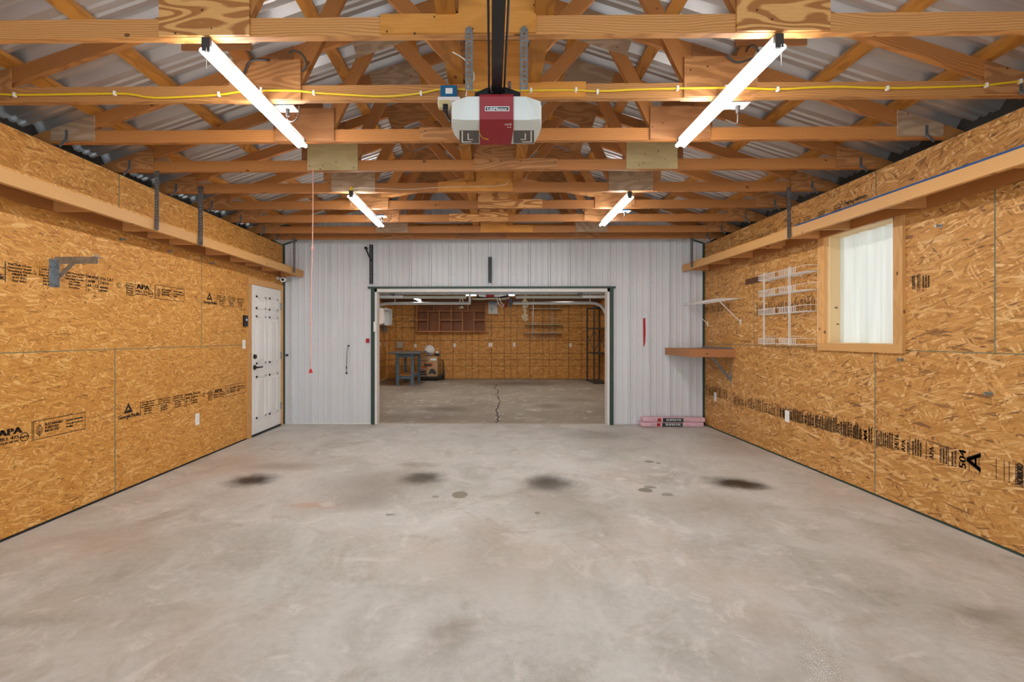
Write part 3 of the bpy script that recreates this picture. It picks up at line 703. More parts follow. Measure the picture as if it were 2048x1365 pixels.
# printed rows with upright (rotated) lines on the right wall
def rot_band(parent, yfar, ynear, z0, z1, big, mat, dens=1.0, seed=1):
    rg = random.Random(seed); mb = MB(); y = yfar
    small = ['EXPOSURE 1', 'THICKNESS 0.418 IN', 'SIZED FOR SPACING', 'PS 2-10 SHEATHING', 'PRP-108 HUD-UM-40', 'STRENGTH AXIS', 'THIS SIDE DOWN', 'SPACE 1/8 INCH', 'CONSTRUCTION']
    while y > ynear+.02:
        r = rg.random()
        if r < .16*1.0 and big:
            b, s = rg.choice(big); w = z1-z0-.02
            if y-s < ynear: break
            # letters stand on their side, reading upwards
            put_text(mb, b, (lambda x, yy, y=y, s=s: (XR-.0012, y-s*.85+yy, z0+.012+x)), 0, 0, s, min(w, txt(b)[2]*s), s*.04)
            y -= s*1.15
        elif r < .30:
            rect2(mb, (lambda a, b2: (XR-.0012, a, b2)), y-.005, z0, y, z1); y -= .022
        elif r < .40: y -= .03/dens
        else:
            s = .021
            put_text(mb, rg.choice(small), (lambda x, yy, y=y: (XR-.0012, y-.017+yy, z0+.006+x)), 0, 0, s, (z1-z0)*rg.uniform(.7, .95), .002)
            y -= s*1.05
    mb.build('print_stamp', mat, parent)
p1 = panel_at(PR, yr(1750)+.5, .5); p2 = panel_at(PR, yr(1750)-1.0, .5); p3 = panel_at(PR, yr(1462)+.1, .5)
rot_band(p1, yr(1466), yr(1748), .43, .585, [('APA', .05), ('24/16', .05)], 'print_soft', 2, 3)
rot_band(p1, yr(1560), yr(1748), .425, .575, [('APA', .05)], 'black_paint', 2, 9)
rot_band(p2, yr(1752), yr(1925), .425, .565, [('APA', .05), ('24/16', .06)], 'black_paint', 1, 5)
mbn = MB()
def up(b, ycen, s, w, zz): put_text(mbn, b, (lambda x, yy: (XR-.0012, ycen-s*.35+yy, zz+x)), 0, 0, s, w, s*.05)
up('504', yr(1925)-.0, .07, .13, .43); up('A', yr(1947), .14, .12, .44); up('NORBORD', yr(2040), .055, .13, .43)
for px in (1938, 1958, 1992, 2008, 2018, 2031): rect2(mbn, (lambda a, b: (XR-.0012, a, b)), yr(px)-.004, .425, yr(px), .56)
mbn.build('print_stamp', 'black_paint', p2)
rot_band(p3, yr(1406), yr(1457), .47, .62, [], 'print_soft', 2, 12)
pu = panel_at(PR, yr(1508)-.5, 1.6)
rot_band(pu, yr(1512), yr(1636), 1.595, 1.76, [('APA', .05), ('24/16', .05)], 'print_soft', 2, 21)
pn2 = panel_at(PR, yr(1990)+.2, 1.6)
rot_band(pn2, yr(1824), yr(1868), 1.70, 1.815, [('APA', .05)], 'black_paint', 2, 33)
rot_band(panel_at(PR, yr(1508)+.5, 1.7), yr(1410), yr(1460), 1.69, 1.80, [], 'print_soft', 1, 8)

# ================================================================ DOOR (left wall)
dY0, dY1 = yl(500), yl(558)+.01; DZ = 2.04
dr = MB().box((XL-.02, dY0, .03), (XL+.022, dY1, DZ)).build('door_1', 'door_white', kind='structure')
def dp(f0, f1, g0, g1):
    a, b = dY0+(dY1-dY0)*f0, dY0+(dY1-dY0)*f1; c, d = .03+2.0*g0, .03+2.0*g1; x = XL+.022
    w = .026; m = MB()
    m.box((x, a, c), (x+.011, b, c+w)); m.box((x, a, d-w), (x+.011, b, d)); m.box((x, a, c), (x+.011, a+w, d)); m.box((x, b-w, c), (x+.011, b, d))
    m.hull([(x, a+w+.012, c+w+.012), (x, b-w-.012, c+w+.012), (x, b-w-.012, d-w-.012), (x, a+w+.012, d-w-.012), (x+.011, a+w+.035, c+w+.035), (x+.011, b-w-.035, c+w+.035), (x+.011, b-w-.035, d-w-.035), (x+.011, a+w+.035, d-w-.035)])
    m.build('door_panel', 'door_white', dr)
for g0, g1 in ((.10, .39), (.47, .80), (.845, .935)):
    dp(.13, .44, g0, g1); dp(.56, .87, g0, g1)
MB().box((XL+.0, dY0, .004), (XL+.028, dY1, .032)).build('door_sweep', 'black', dr)
hz = 1.342-(736-674)/480*3.2
hm = MB(); yy = dY0+.07; hx = XL+.028
hm.cyl((hx-.004, yy, .93), (hx+.012, yy, .93), .034, .03, 16); hm.cyl((hx, yy, .93), (hx+.055, yy, .93), .011)
hm.tube([(hx+.05, yy, .93), (hx+.052, yy+.04, .935), (hx+.05, yy+.08, .925), (hx+.05, yy+.115, .935)], .010, 8, 1)
hm.build('door_handle', 'bronze', dr, True)
hm = MB(); hm.cyl((hx-.004, yy, 1.075), (hx+.02, yy, 1.075), .032, .026, 16); hm.build('deadbolt', 'bronze', dr, True)
for z in (1.80, 1.06, .30): MB().box((XL+.02, dY1-.012, z-.05), (XL+.034, dY1+.012, z+.05)).build('hinge', 'galv', dr)
beam('door_casing', (XL+.012, dY0-.045, 0), (XL+.012, dY0-.045, DZ+.07), .024, .09, 'trim_wood', dr, up=(1, 0, 0))
beam('door_casing', (XL+.012, dY1+.045, 0), (XL+.012, dY1+.045, DZ+.02), .024, .075, 'trim_wood', dr, up=(1, 0, 0))
beam('door_casing', (XL+.0125, dY0-.09, DZ+.045), (XL+.0125, dY1+.085, DZ+.045), .08, .026, 'trim_wood', dr)

# ================================================================ WINDOW (right wall)
win = MB()
x0, x1 = XR+.0005, XR+.17
win.box((x0, WY0-.02, WZ0-.02), (x1, WY1+.02, WZ0)); win.box((x0, WY0-.02, WZ1), (x1, WY1+.02, WZ1+.02))
win.box((x0, WY0-.02, WZ0), (x1, WY0, WZ1)); win.box((x0, WY1, WZ0), (x1, WY1+.02, WZ1))
wn = win.build('window_1', 'pale_wood', kind='structure')
yn, yf, fw2 = yr(1811), yr(1640), .089
beam('window_casing', (XR-.012, yn+fw2/2, 1.215), (XR-.012, yn+fw2/2, 2.34), .024, fw2, 'trim_wood', wn, up=(1, 0, 0))
beam('window_casing', (XR-.012, yf-fw2/2, 1.215), (XR-.012, yf-fw2/2, 2.34), .024, fw2, 'trim_wood', wn, up=(1, 0, 0))
beam('window_casing', (XR-.013, yn, 1.245), (XR-.013, yf, 1.245), .07, .026, 'trim_wood', wn)
beam('window_casing', (XR-.013, yn, 2.345), (XR-.013, yf, 2.345), .089, .026, 'trim_wood', wn)
beam('window_stop', (XR+.02, WY1-.01, WZ0), (XR+.02, WY1-.01, WZ1), .02, .02, 'pale_wood', wn, up=(1, 0, 0))
PW = lambda u, n, v: (XR+.155-n, u, v)
sheet(wn, 'fibreglass_panel', 'fibreglass', WY0-.02, WY1+.02, .12, PW, lambda u: WZ0-.02, lambda u: WZ1+.02, WINP)
# grass + sky outside
# ================================================================ OVERHEAD SHELVES
def shelf(name, s, X, xf, zt0, zt1, rungs, label, y0=.3):
    t = thing(name, (X-s*.15, 3.8, zt0-.1), label, 'shelf', 'long storage shelves under the trusses')
    slope = (zt1-zt0)/(7.35-2.6); zz = lambda y: zt0+slope*(y-2.6)
    beam('front_board', (xf, y0, zz(y0)-.045), (xf, YB-.03, zz(YB)-.045), .089, .038, 'trim_wood', t)
    beam('ledger', (X-s*.019, y0, zz(y0)-.045), (X-s*.019, YB-.03, zz(YB)-.045), .089, .038, 'fir_dark', t)
    for y in rungs:
        beam('rung', (xf+s*.02, y, zz(y)-.045), (X-s*.038, y, zz(y)-.045), .089, .038, 'fir', t)
    dk = MB(); a, b = xf-s*.019, X
    dk.add([(a, y0, zz(y0)), (b, y0, zz(y0)), (b, YB-.03, zz(YB)), (a, YB-.03, zz(YB)), (a, y0, zz(y0)+.011), (b, y0, zz(y0)+.011), (b, YB-.03, zz(YB)+.011), (a, YB-.03, zz(YB)+.011)],
           [(0, 1, 2, 3), (4, 7, 6, 5), (0, 4, 5, 1), (1, 5, 6, 2), (2, 6, 7, 3), (3, 7, 4, 0)])
    return t, zz, dk.build('deck', 'osb_left', t)
XSL, XSR = atY(605, 548, YB-.03).x+.019, atY(1364, 540, YB-.03).x
shl, zl, _ = shelf('overhead_shelf', -1, XL, XSL-.019, CH+1.0, CH+1.0, [.9, 1.5, 2.1, 2.7, 3.45, 4.1, 4.4, 4.7, 5.3, 5.8, 6.15, 6.6, 7.2],
    'long wooden storage shelf hung along the left wall above the white door')
shr, zr_, _ = shelf('overhead_shelf', 1, XR, XSR+.019, CH+1.035, CH+1.075, [.9, 1.5, 2.1, 2.72, 3.6, 4.35, 4.75, 5.3, 5.95, 6.5, 7.15],
    'long wooden storage shelf with a blue edge hung along the right wall above the window')
e = MB(); xa = XSR-.001
ya, yb = .3, atX(1590, 450, XSR).y
e.add([(xa, ya, zr_(ya)-.002), (xa, yb, zr_(yb)-.002), (xa, yb, zr_(yb)+.012), (xa, ya, zr_(ya)+.012), (xa+.004, ya, zr_(ya)-.002), (xa+.004, yb, zr_(yb)-.002), (xa+.004, yb, zr_(yb)+.012), (xa+.004, ya, zr_(ya)+.012)],
      [(0, 1, 2, 3), (7, 6, 5, 4), (0, 4, 5, 1), (3, 2, 6, 7), (1, 5, 6, 2), (0, 3, 7, 4)])
e.build('deck_edge', 'blue_edge', shr, label='blue painted front edge')
# slotted steel strips (real slots)
def slotted(mb, p, z0, z1, w, face='Y', th=.003, pitch=.026):
    """vertical strip, slots along its middle; face: axis the flat faces"""
    def bx(a0, a1, c0, c1):
        if face == 'Y': mb.box((p[0]+a0, p[1]-th/2, c0), (p[0]+a1, p[1]+th/2, c1))
        else: mb.box((p[0]-th/2, p[1]+a0, c0), (p[0]+th/2, p[1]+a1, c1))
    hw = w*.19
    bx(-w/2, -hw, z0, z1); bx(hw, w/2, z0, z1)
    z = z0
    while z < z1-.004: bx(-hw, hw, z, min(z+pitch*.55, z1)); z += pitch
def hanger(px, Y, z0, z1, label, mat='galv_dark', w=.034, X=None, wide=False):
    X = atY(px, 450, Y).x if X is None else X
    mb = MB(); slotted(mb, (X, Y), z0, z1, w, 'Y')
    s = 1 if X < 0 else -1
    slotted(mb, (X-s*w/2, Y+w/2), z0, z1, w, 'X')
    mb.cyl((X, Y-.01, z0+.02), (X, Y+.004, z0+.02), .007, n=8); mb.cyl((X, Y-.01, z1-.02), (X, Y+.004, z1-.02), .007, n=8)
    o = mb.build('shelf_hanger', mat); tag(o, label, 'hanger', 'slotted steel shelf hangers'); return o
hanger(316, 4.07, zl(0)-.085, HB-.0, 'slotted steel angle hanging the left shelf, nearer and thinner one', X=XSL+.022)
hanger(392, 4.68, zl(0)-.1, HB+.06, 'slotted steel angle hanging the left shelf, wider second one', w=.046, X=XSL+.026)
hanger(588, 6.93, zl(0)-.07, HB+.01, 'slotted steel angle hanging the left shelf beside the back wall', X=XSL+.022)
hanger(1576, 4.68, zr_(4.7)-.1, HB+.03, 'slotted steel angle hanging the right shelf near the window', 'galv_dark', X=XSR-.022)
hanger(1384, 6.93, zr_(7)-.07, HB+.01, 'slotted steel angle hanging the right shelf beside the back wall', X=XSR-.022)
for px, ya, yb, lb, arm in ((742, 489, 568, 'black slotted strip with a small arm on the back wall above the opening, left one', 1),
                       (980, 514, 566, 'black slotted strip on the back wall above the centre of the opening', 0)):
    a = atY(px, ya, YB-.06); b = atY(px, yb, YB-.06); mb = MB()
    slotted(mb, (a.x, YB-.055), b.z, a.z, .05, 'Y', .004); slotted(mb, (a.x+.02, YB-.032), b.z, a.z, .04, 'X', .004)
    if arm: mb.bar((a.x-.075, YB-.06, a.z-.07), (a.x, YB-.06, a.z-.25), .02, .02); mb.cyl((a.x-.075, YB-.09, a.z-.06), (a.x-.075, YB-.04, a.z-.06), .022, n=10)
    o = mb.build('slotted_strip', 'black'); tag(o, lb, 'strip', 'black slotted strips over the opening')

# ================================================================ TUBE LIGHTS
LAST = ['']
def susp(t, pts, name='suspension_rod', mat='galv_dark', r=.003):
    for p in pts: MB().tube([(p[0], p[1], p[2]), (p[0], p[1], 2.85)], r, 5).build(name, mat, t)
def lamp_fix(x, y0, y1, label, name='tube_light', z=CH+1.36, axis='Y', grp='four-foot LED shop lights', cord=None):
    t = thing(name, (x, (y0+y1)/2, z), label, 'light', grp); LAST[0] = t.name
    bd = MB(); P = (lambda a, b, c: (a, b, c)) if axis == 'Y' else (lambda a, b, c: (b-(y0+y1)/2+x, a-x+(y0+y1)/2, c))
    w = .037
    prof = [(-w, -.002), (-.018, .022), (-.018, .05), (.018, .05), (.018, .022), (w, -.002), (.012, .014), (-.012, .014)]
    n = len(prof); vs = [P(x+a, y0+.012, z+c) for a, c in prof]+[P(x+a, y1-.012, z+c) for a, c in prof]
    bd.add(vs, [tuple(range(n)), tuple(range(2*n-1, n-1, -1))]+[(i, i+n, (i+1) % n+n, (i+1) % n) for i in range(n)])
    bd.build('housing', 'white', t)
    for s in (-1, 1):
        MB().cyl(P(x+s*.024, y0+.006, z-.004), P(x+s*.024, y1-.006, z-.004), .0125, n=10).build('tube', 'tube', t, True)
    for yy in (y0-.003, y1-.012): MB().box(P(x-.02, yy, z-.012), P(x+.02, yy+.015, z+.052)).build('end_cap', 'cable_grey', t)
    MB().tube([P(x+.006, y0-.006, z), P(x+.006, y0-.006, z-.10)], .0016, 5).build('pull_chain', 'wire_white', t)
    return t
def XY(a, b, z=1.36):
    A = a[0]; return A
for (pa, pb, lb) in (((412, 97), (605, 292), 'long bright tube light in the near left, hung under the first trusses'),
                     ((1562, 90), (1358, 291), 'long bright tube light in the near right, hung under the first trusses'),
                     ((702, 392), (762, 452), 'smaller looking tube light farther away on the left'),
                     ((1263, 394), (1202, 450), 'smaller looking tube light farther away on the right')):
    a = atZ(*pa, CH+1.36); b = atZ(*pb, CH+1.36); lamp_fix((a.x+b.x)/2, a.y, b.y, lb)
p = atY(703, 379, YT[4]-.06); tag(MB().box((p.x-.012, p.y-.012, p.z-.02), (p.x+.012, p.y+.01, p.z+.02)).build('yellow_connector', 'yellow'), 'tiny yellow wire connector above the near end of the far left tube light', 'connector')
# ceiling sockets with plugs and cords
def socket(px, py, Y, lb, cordpts):
    c = atY(px, py, Y); t = thing('ceiling_socket', c, lb, 'socket', 'ceiling sockets for the tube lights')
    MB().box((c.x-.045, c.y-.03, c.z+.004), (c.x+.045, c.y+.03, max(HB, c.z+.02))).build('socket_box', 'blue_box', t)
    MB().box((c.x-.065, c.y-.042, c.z-.002), (c.x+.065, c.y+.042, c.z+.004)).build('cover_plate', 'plastic_white', t)
    m = MB(); m.cyl((c.x+.01, c.y, c.z-.002), (c.x+.01, c.y, c.z-.045), .014, .010, 10)
    m.build('plug', 'cable_grey', t, True)
    w = MB().tube([(c.x+.01, c.y, c.z-.04)]+[tuple(atY(*q)) for q in cordpts], .004, 6, 2); w.build('cord', 'cable_grey', t, True)
socket(572, 218, 2.98, 'white ceiling socket with black plug beside the near left tube light', [(575, 243, 2.95), (590, 244, 2.9), (599, 225, 2.9), (598, 212, 2.9)])
socket(1472, 212, 2.98, 'white ceiling socket with black plug beside the near right tube light', [(1476, 240, 2.98), (1474, 250, 2.99), (1452, 240, 3.0)])
socket(762, 434, 5.63, 'small white ceiling socket beside the far left tube light', [(764, 441, 5.63), (770, 446, 5.63), (781, 442, 5.63), (783, 428, 5.63)])
socket(1248, 424, 5.42, 'small white ceiling socket beside the far right tube light', [(1249, 432, 5.42), (1243, 442, 5.42), (1222, 440, 5.4)])
# dark flex looped over the near plates
for pts, lb in (([(486, 158, 2.83), (492, 135, 2.83), (500, 122, 2.83), (515, 119, 2.83), (535, 120, 2.84), (548, 124, 2.9)], 'dark flex emerging from behind the left plywood plate of the second truss'),
                ([(578, 106, 2.83), (586, 100, 2.82), (603, 106, 2.82), (613, 122, 2.82), (612, 134, 2.83), (604, 142, 2.86)], 'black flex looping over the web of the second truss, left'),
                ([(1452, 110, 2.83), (1462, 120, 2.83), (1475, 126, 2.83), (1495, 121, 2.83), (1512, 114, 2.83)], 'dark flex sagging across the right plywood plate of the second truss'),
                ([(1492, 103, 2.83), (1498, 92, 2.83), (1508, 90, 2.83), (1519, 106, 2.83)], 'short flex loop above the right plywood plate of the second truss')):
    o = MB().tube([atY(*p) for p in pts], .0065, 6, 2).build('flex_cord', 'cable_grey', None, True); tag(o, lb, 'cord', 'loose flex cords')
# ================================================================ YELLOW CABLE
yc_ = [(-60, 187), (0, 188), (30, 190), (110, 189), (230, 187), (262, 188), (300, 196), (345, 195), (438, 190), (480, 183), (523, 181), (590, 181), (630, 186), (700, 190), (770, 194), (842, 187), (882, 177), (930, 179), (962, 181), (1062, 181), (1152, 180), (1195, 183), (1290, 178), (1355, 177), (1452, 175), (1490, 176), (1555, 179), (1620, 175), (1680, 173), (1775, 177), (1880, 174), (1972, 171), (2000, 167), (2048, 162), (2110, 160)]
cable = MB(); YC = YT[1]-.06
cable.tube([atY(px, py, YC) for px, py in yc_], .0062, 6, 1)
cb = thing('yellow_cable', (0, YC, HB+.05), 'yellow electrical cable clipped along the second truss', 'cable')
cable.build('cable_sheath', 'yellow', cb, True)
for px, py in ((30, 190), (230, 187), (438, 189), (523, 180), (628, 186), (842, 187), (1062, 181), (1152, 180), (1195, 184), (1355, 177), (1452, 175), (1555, 179), (1774, 177), (1972, 171), (2040, 163)):
    p = atY(px, py, YC); MB().box((p.x-.006, YC-.009, p.z-.012), (p.x+.006, YC+.008, p.z+.012)).build('cable_clip', 'plastic_white', cb)
# thin white wire along the fifth truss
o = MB().tube([atY(x, y, YT[4]-.06) for x, y in ((702, 384), (710, 375), (760, 377), (815, 380), (870, 375), (940, 373), (1008, 372), (1018, 362))], .002, 5, 1).build('thin_wire', 'wire_white')
tag(o, 'thin white wire strung along the fifth truss', 'wire')
# ================================================================ SOCKET BOX BY THE OPENER
c = atY(897, 185, 2.80); t = thing('socket_box', c, 'blue socket box with white plate and beige plug beside the opener', 'socket')
a, b = atY(881, 172, 2.80), atY(914, 197, 2.80); MB().box((a.x, 2.79, b.z), (b.x, 2.845, a.z)).build('box_body', 'blue_box', t, bevel=.003)
a, b = atY(891, 176, 2.785), atY(905, 187, 2.785); MB().box((a.x, 2.786, b.z), (b.x, 2.79, a.z)).build('sticker', 'plastic_white', t)
a, b = atY(876, 196, 2.785), atY(920, 212, 2.785); MB().box((a.x, 2.77, b.z), (b.x, 2.80, a.z)).build('cover_plate', 'plastic_white', t, bevel=.002)
mm = MB()
for q in (905, 909): 
    p = atY(q, 203, 2.768); mm.box((p.x-.002, 2.768, p.z-.006), (p.x+.002, 2.771, p.z+.006))
mm.build('socket_slots', 'cable_grey', t)
a, b = atY(877, 202, 2.75), atY(900, 221, 2.75); MB().box((a.x, 2.735, b.z+.01), (b.x, 2.77, a.z)).build('adapter', 'beige', t, bevel=.004)
p = atY(892, 216, 2.74); MB().tube([p, atY(892, 226, 2.72), atY(897, 238, 2.70), atY(903, 244, 2.68)], .007, 8, 2).build('cord', 'black', t, True)
p2 = atY(891, 214, 2.73); MB().box((p2.x-.014, 2.715, p2.z-.03), (p2.x+.014, 2.74, p2.z+.012)).build('plug', 'black', t, bevel=.003)

# ================================================================ GARAGE DOOR OPENER
t = thing('garage_door_opener', (.03, 2.5, CH+1.16), 'white garage door opener with a red centre hanging from the near trusses', 'opener')
H = [(934, 193, 2.32), (1052, 193, 2.32), (921, 205, 2.35), (1064, 205, 2.35), (911, 222, 2.38), (1075, 222, 2.38), (905, 238, 2.37), (1081, 238, 2.37),
     (903, 254, 2.44), (1083, 254, 2.44), (909, 270, 2.54), (1078, 270, 2.54), (925, 288, 2.66), (1068, 288, 2.66), (930, 240, 2.355), (1056, 240, 2.355)]
pts = [atY(*h) for h in H]
top = [Vector((p.x, p.y, CH+1.16)) for p in pts]
hb = MB().hull(pts+top).build('housing', 'opener_white', t, True, bevel=.008)
def face_pt(px, py, off=.0):
    """point on the red cover's profile"""
    prof = [(193, 2.312), (239, 2.345), (259, 2.44), (290, 2.655)]
    for (a, ya), (b, yb) in zip(prof, prof[1:]):
        if a <= py <= b: Y = ya+(yb-ya)*(py-a)/(b-a); return atY(px, py, Y-off)
    return atY(px, py, prof[-1][1]-off)
rc_ = []
for x in (959, 1027):
    for y in (193, 239, 259, 290): rc_.append(face_pt(x if y < 280 else (960 if x < 1000 else 1022), y, .004))
    q = face_pt(x, 193, .004); rc_.append(Vector((q.x, 2.67, CH+1.165))); rc_.append(Vector((q.x, q.y, CH+1.165)))
MB().hull(rc_).build('centre_cover', 'opener_red', t, label='glossy dark red centre cover')
def quad(mb, x0, y0, x1, y1, off): mb.add([face_pt(x0, y1, off), face_pt(x1, y1, off), face_pt(x1, y0, off), face_pt(x0, y0, off)], [(0, 1, 2, 3)])
m = MB(); quad(m, 970, 213, 1018.5, 222.3, .0055); m.build('logo_border', 'plastic_white', t)
m = MB(); quad(m, 971.2, 214.2, 1017.3, 221.1, .0065); m.build('logo_plate', 'black', t)
m = MB(); put_text(m, 'LiftMaster', (lambda x, y: face_pt(974+x, 220.2-y, .0078)), 0, 0, 7.2, 40, .35); m.build('logo_lettering', 'plastic_white', t)
m = MB(); put_text(m, 'myQ', (lambda x, y: face_pt(1009+x, 250.5-y, .0065)), 0, 0, 6, 14, .15); put_text(m, 'wi-fi', (lambda x, y: face_pt(1014+x, 256-y, .0065)), 0, 0, 4.2, 8, .1); m.build('logo_lettering', 'plastic_white', t)
def lens(xs, sgn):
    a, b = xs; m = MB()
    def lp(px, py, off=.003):
        f = (py-254)/(288-254); Y = 2.44+(2.66-2.44)*f; return atY(px, py, Y-off)
    def lq(mb, x0, y0, x1, y1, off): mb.add([lp(x0, y1, off), lp(x1, y1, off), lp(x1, y0, off), lp(x0, y0, off)], [(0, 1, 2, 3)])
    lq(m, a, 261, b, 287, .006); m.build('lamp_lens', 'lens_dark', t)
    m = MB(); ox = a if sgn < 0 else b
    for k, (d, w) in enumerate(((4, 3), (16, 2.6))):
        x0 = ox-sgn*d; y1 = 285-k*5
        lq(m, min(x0, x0-sgn*w), 262+k*5, max(x0, x0-sgn*w), y1, .0085)
        lq(m, min(x0, x0-sgn*(20-k*9)), y1-2, max(x0, x0-sgn*(20-k*9)), y1, .0085)
    m.build('lens_bars', 'lens_light', t)
lens((919, 958), -1); lens((1027, 1068), 1)
MB().tube([face_pt(958, 260, .01), face_pt(960, 270, .012), face_pt(966, 277, .012), face_pt(977, 279, .012)], .0018, 5, 2).build('antenna_wire', 'yellow', t, True)
MB().prism([(-.082, CH+1.16), (.142, CH+1.16), (.142, CH+1.20), (.075, CH+1.225), (-.02, CH+1.225), (-.082, CH+1.20)], 'Y', 2.36, 2.45).build('mounting_plate', 'black', t)
rx = .026
beam('rail', (rx, -1.2, CH+1.215), (rx, 2.42, CH+1.215), .05, .05, 'black', t)
for x in (-.012, .062): MB().tube([(x, -1.2, CH+1.2), (x, 2.40, CH+1.2)], .005, 6).build('drive_chain', 'black', t)
m = MB(); 
for px, py in ((972, 180), (1001, 172)):
    p = atY(px-2+(20 if px > 990 else 14), py, 2.34); m.cyl((p.x, 2.33, p.z-.012), (p.x, 2.345, p.z+.02), .008, n=8)
m.build('bolts', 'galv', t)
for px0, lb in ((938, 1), (1048, 2)):
    a = atY(px0, 72, 2.245); m = MB(); slotted(m, (a.x, 2.236), CH+1.15, CH+1.435, .034, 'Y', .003, .022); slotted(m, (a.x+(.017 if lb == 1 else -.017), 2.25), CH+1.15, CH+1.42, .03, 'X', .003, .022)
    m.cyl((a.x, 2.222, HB+.008), (a.x, 2.24, HB+.008), .011, n=6)
    m.build('support_bracket', 'galv', t)
o = MB().tube([atY(905, 104, 2.4), atY(930, 118, 2.4), atY(946, 140, 2.3), atY(950, 160, 2.3), atY(935, 172, 2.3), atY(932, 192, 2.3)], .0028, 5, 2).build('opener_wire', 'wire_white', t, True)

# ================================================================ PULL CORD
a = atY(626, 336, YT[3]-.06); b = atY(621.5, 738, YT[3]-.06)
t = thing('ceiling_pull', b, 'long pink pull cord with a red bell handle hanging from the fourth truss', 'cord')
k1, k2 = atY(625, 497, YT[3]-.06), atY(621.5, 646, YT[3]-.06)
MB().tube([a, atY(625.8, 420, a.y), k1, atY(622.5, 570, a.y), k2, b], .0042, 6, 1).build('cord', 'pink_cord', t, True)
m = MB().ball(k1, .012); m.tube([k1, k1+Vector((.02, 0, -.02))], .004); m.tube([k1, k1+Vector((-.018, 0, .004))], .003); m.build('knot', 'pink_cord', t, True)
m = MB().ball(k2, .010); m.tube([k2, k2+Vector((-.03, 0, -.012))], .0025); m.build('knot', 'pink_cord', t, True)
m = MB(); m.cyl(b, b+Vector((0, 0, -.014)), .007, .010); m.cyl(b+Vector((0, 0, -.014)), b+Vector((0, 0, -.022)), .014, .012, 14); m.cyl(b+Vector((0, 0, -.022)), b+Vector((0, 0, -.036)), .011, .019, 14); m.build('handle', 'red', t, True)

# ================================================================ LEFT WALL ITEMS
# steel bracket
A = atX(109, 545, XL); Yb = A.y; t = thing('wall_bracket', (XL, Yb, 1.8), 'galvanised steel wall bracket with a short arm on the left wall', 'bracket')
zt = atY(150, 514, Yb).z; zb = atX(109, 575, XL).z; xt = atY(197, 520, Yb).x
m = MB(); m.box((XL, Yb-.045, zb), (XL+.004, Yb+.0, zt-.02)); m.box((XL, Yb-.003, zb), (XL+.04, Yb, zt-.02)); m.cyl((XL, Yb-.03, zb+.02), (XL+.012, Yb-.03, zb+.02), .012, n=8)
m.cyl((XL, Yb-.03, zt-.08), (XL+.012, Yb-.03, zt-.08), .008, n=8); m.build('upright', 'galv', t)
m = MB(); m.box((XL+.004, Yb-.006, zt-.052), (xt, Yb-.003, zt)); m.box((XL+.004, Yb-.003, zt-.003), (xt, Yb+.05, zt)); m.build('arm', 'galv', t)
m = MB(); m.bar((XL+.025, Yb-.010, zb+.06), (XL+.165, Yb-.010, zt-.03), .006, .028); m.build('brace', 'galv', t)
m = MB(); m.cyl((xt-.035, Yb+.02, zt), (xt-.035, Yb+.02, zt+.006), .014, n=10); m.cyl((xt-.035, Yb+.02, zt), (xt-.035, Yb+.02, zt+.026), .006, n=8); m.build('bolt', 'galv', t)
def outlet(name, px, py, X, ph, lb, mat='plastic_white', Y=None, cat='outlet', slots=True, grp='white wall plates', pw=.07):
    p = atX(px, py, X) if Y is None else atY(px, py, Y); h = ph
    t = thing(name, p, lb, cat, grp)
    if Y is None:
        s = 1 if X < 0 else -1
        MB().box((X, p.y-pw/2, p.z-h/2), (X+s*.007, p.y+pw/2, p.z+h/2)).build('cover_plate', mat, t, bevel=.002)
        if slots:
            for dz in (-.024, .024): MB().box((X+s*.007, p.y-.014, p.z+dz-.012), (X+s*.0085, p.y+.014, p.z+dz+.012)).build('socket_face', 'white', t)
        else: MB().box((X+s*.007, p.y-.012, p.z-.028), (X+s*.012, p.y+.012, p.z+.028)).build('rocker', 'white', t)
    else:
        MB().box((p.x-pw/2, Y-.007, p.z-h/2), (p.x+pw/2, Y, p.z+h/2)).build('cover_plate', mat, t)
        for dz in (-.024, .024): MB().box((p.x-.014, Y-.009, p.z+dz-.012), (p.x+.014, Y-.007, p.z+dz+.012)).build('socket_face', 'grey_panel' if slots else 'white', t)
    return t
outlet('wall_outlet', 394, 839, XL, .125, 'white outlet low on the left strand board wall')
outlet('light_switch', 487.5, 689, XL, .115, 'white light switch on the left wall beside the door', slots=False, cat='switch')
outlet('wall_outlet', 1575, 833, XR, .125, 'white outlet low on the right wall below the wire rack')
outlet('wall_outlet', 1431, 794, XR, .125, 'white outlet low on the right wall near the pink packs')
p = atX(489, 642, XL); t = thing('keypad', p, 'black wall keypad with a small lit screen beside the door', 'keypad')
MB().box((XL, p.y-.045, p.z-.075), (XL+.03, p.y+.035, p.z+.07)).build('keypad_body', 'black', t, bevel=.004)
MB().box((XL+.03, p.y-.02, p.z+.0), (XL+.031, p.y+.015, p.z+.025)).build('screen', plain('lcd_screen', (150, 176, 206), .3, emit=.4), t)
# screws / bolts in the walls
for px, py, X, lb in ((241, 479, XL, 'screw hook on the left wall under the shelf, nearer one'), (337, 503, XL, 'screw hook on the left wall under the shelf, middle one'), (421, 527, XL, 'screw hook on the left wall under the shelf, farther one'),
                   (1882, 452, XR, 'steel bolt sticking out of the right wall beside the window'), (1982, 788, XR, 'steel bolt low on the right wall'), (1805, 720, XR, 'steel bolt just under the window corner')):
    p = atX(px, py, X); s = 1 if X < 0 else -1
    m = MB().cyl(p, p+Vector((s*.035, 0, 0)), .006, n=8); m.cyl(p+Vector((s*.03, 0, 0)), p+Vector((s*.04, 0, 0)), .012, .010, 10); m.cyl(p, p+Vector((s*.004, 0, 0)), .014, n=10)
    o = m.build('wall_bolt', 'galv', None, True); tag(o, lb, 'bolt', 'bolts in the side walls')
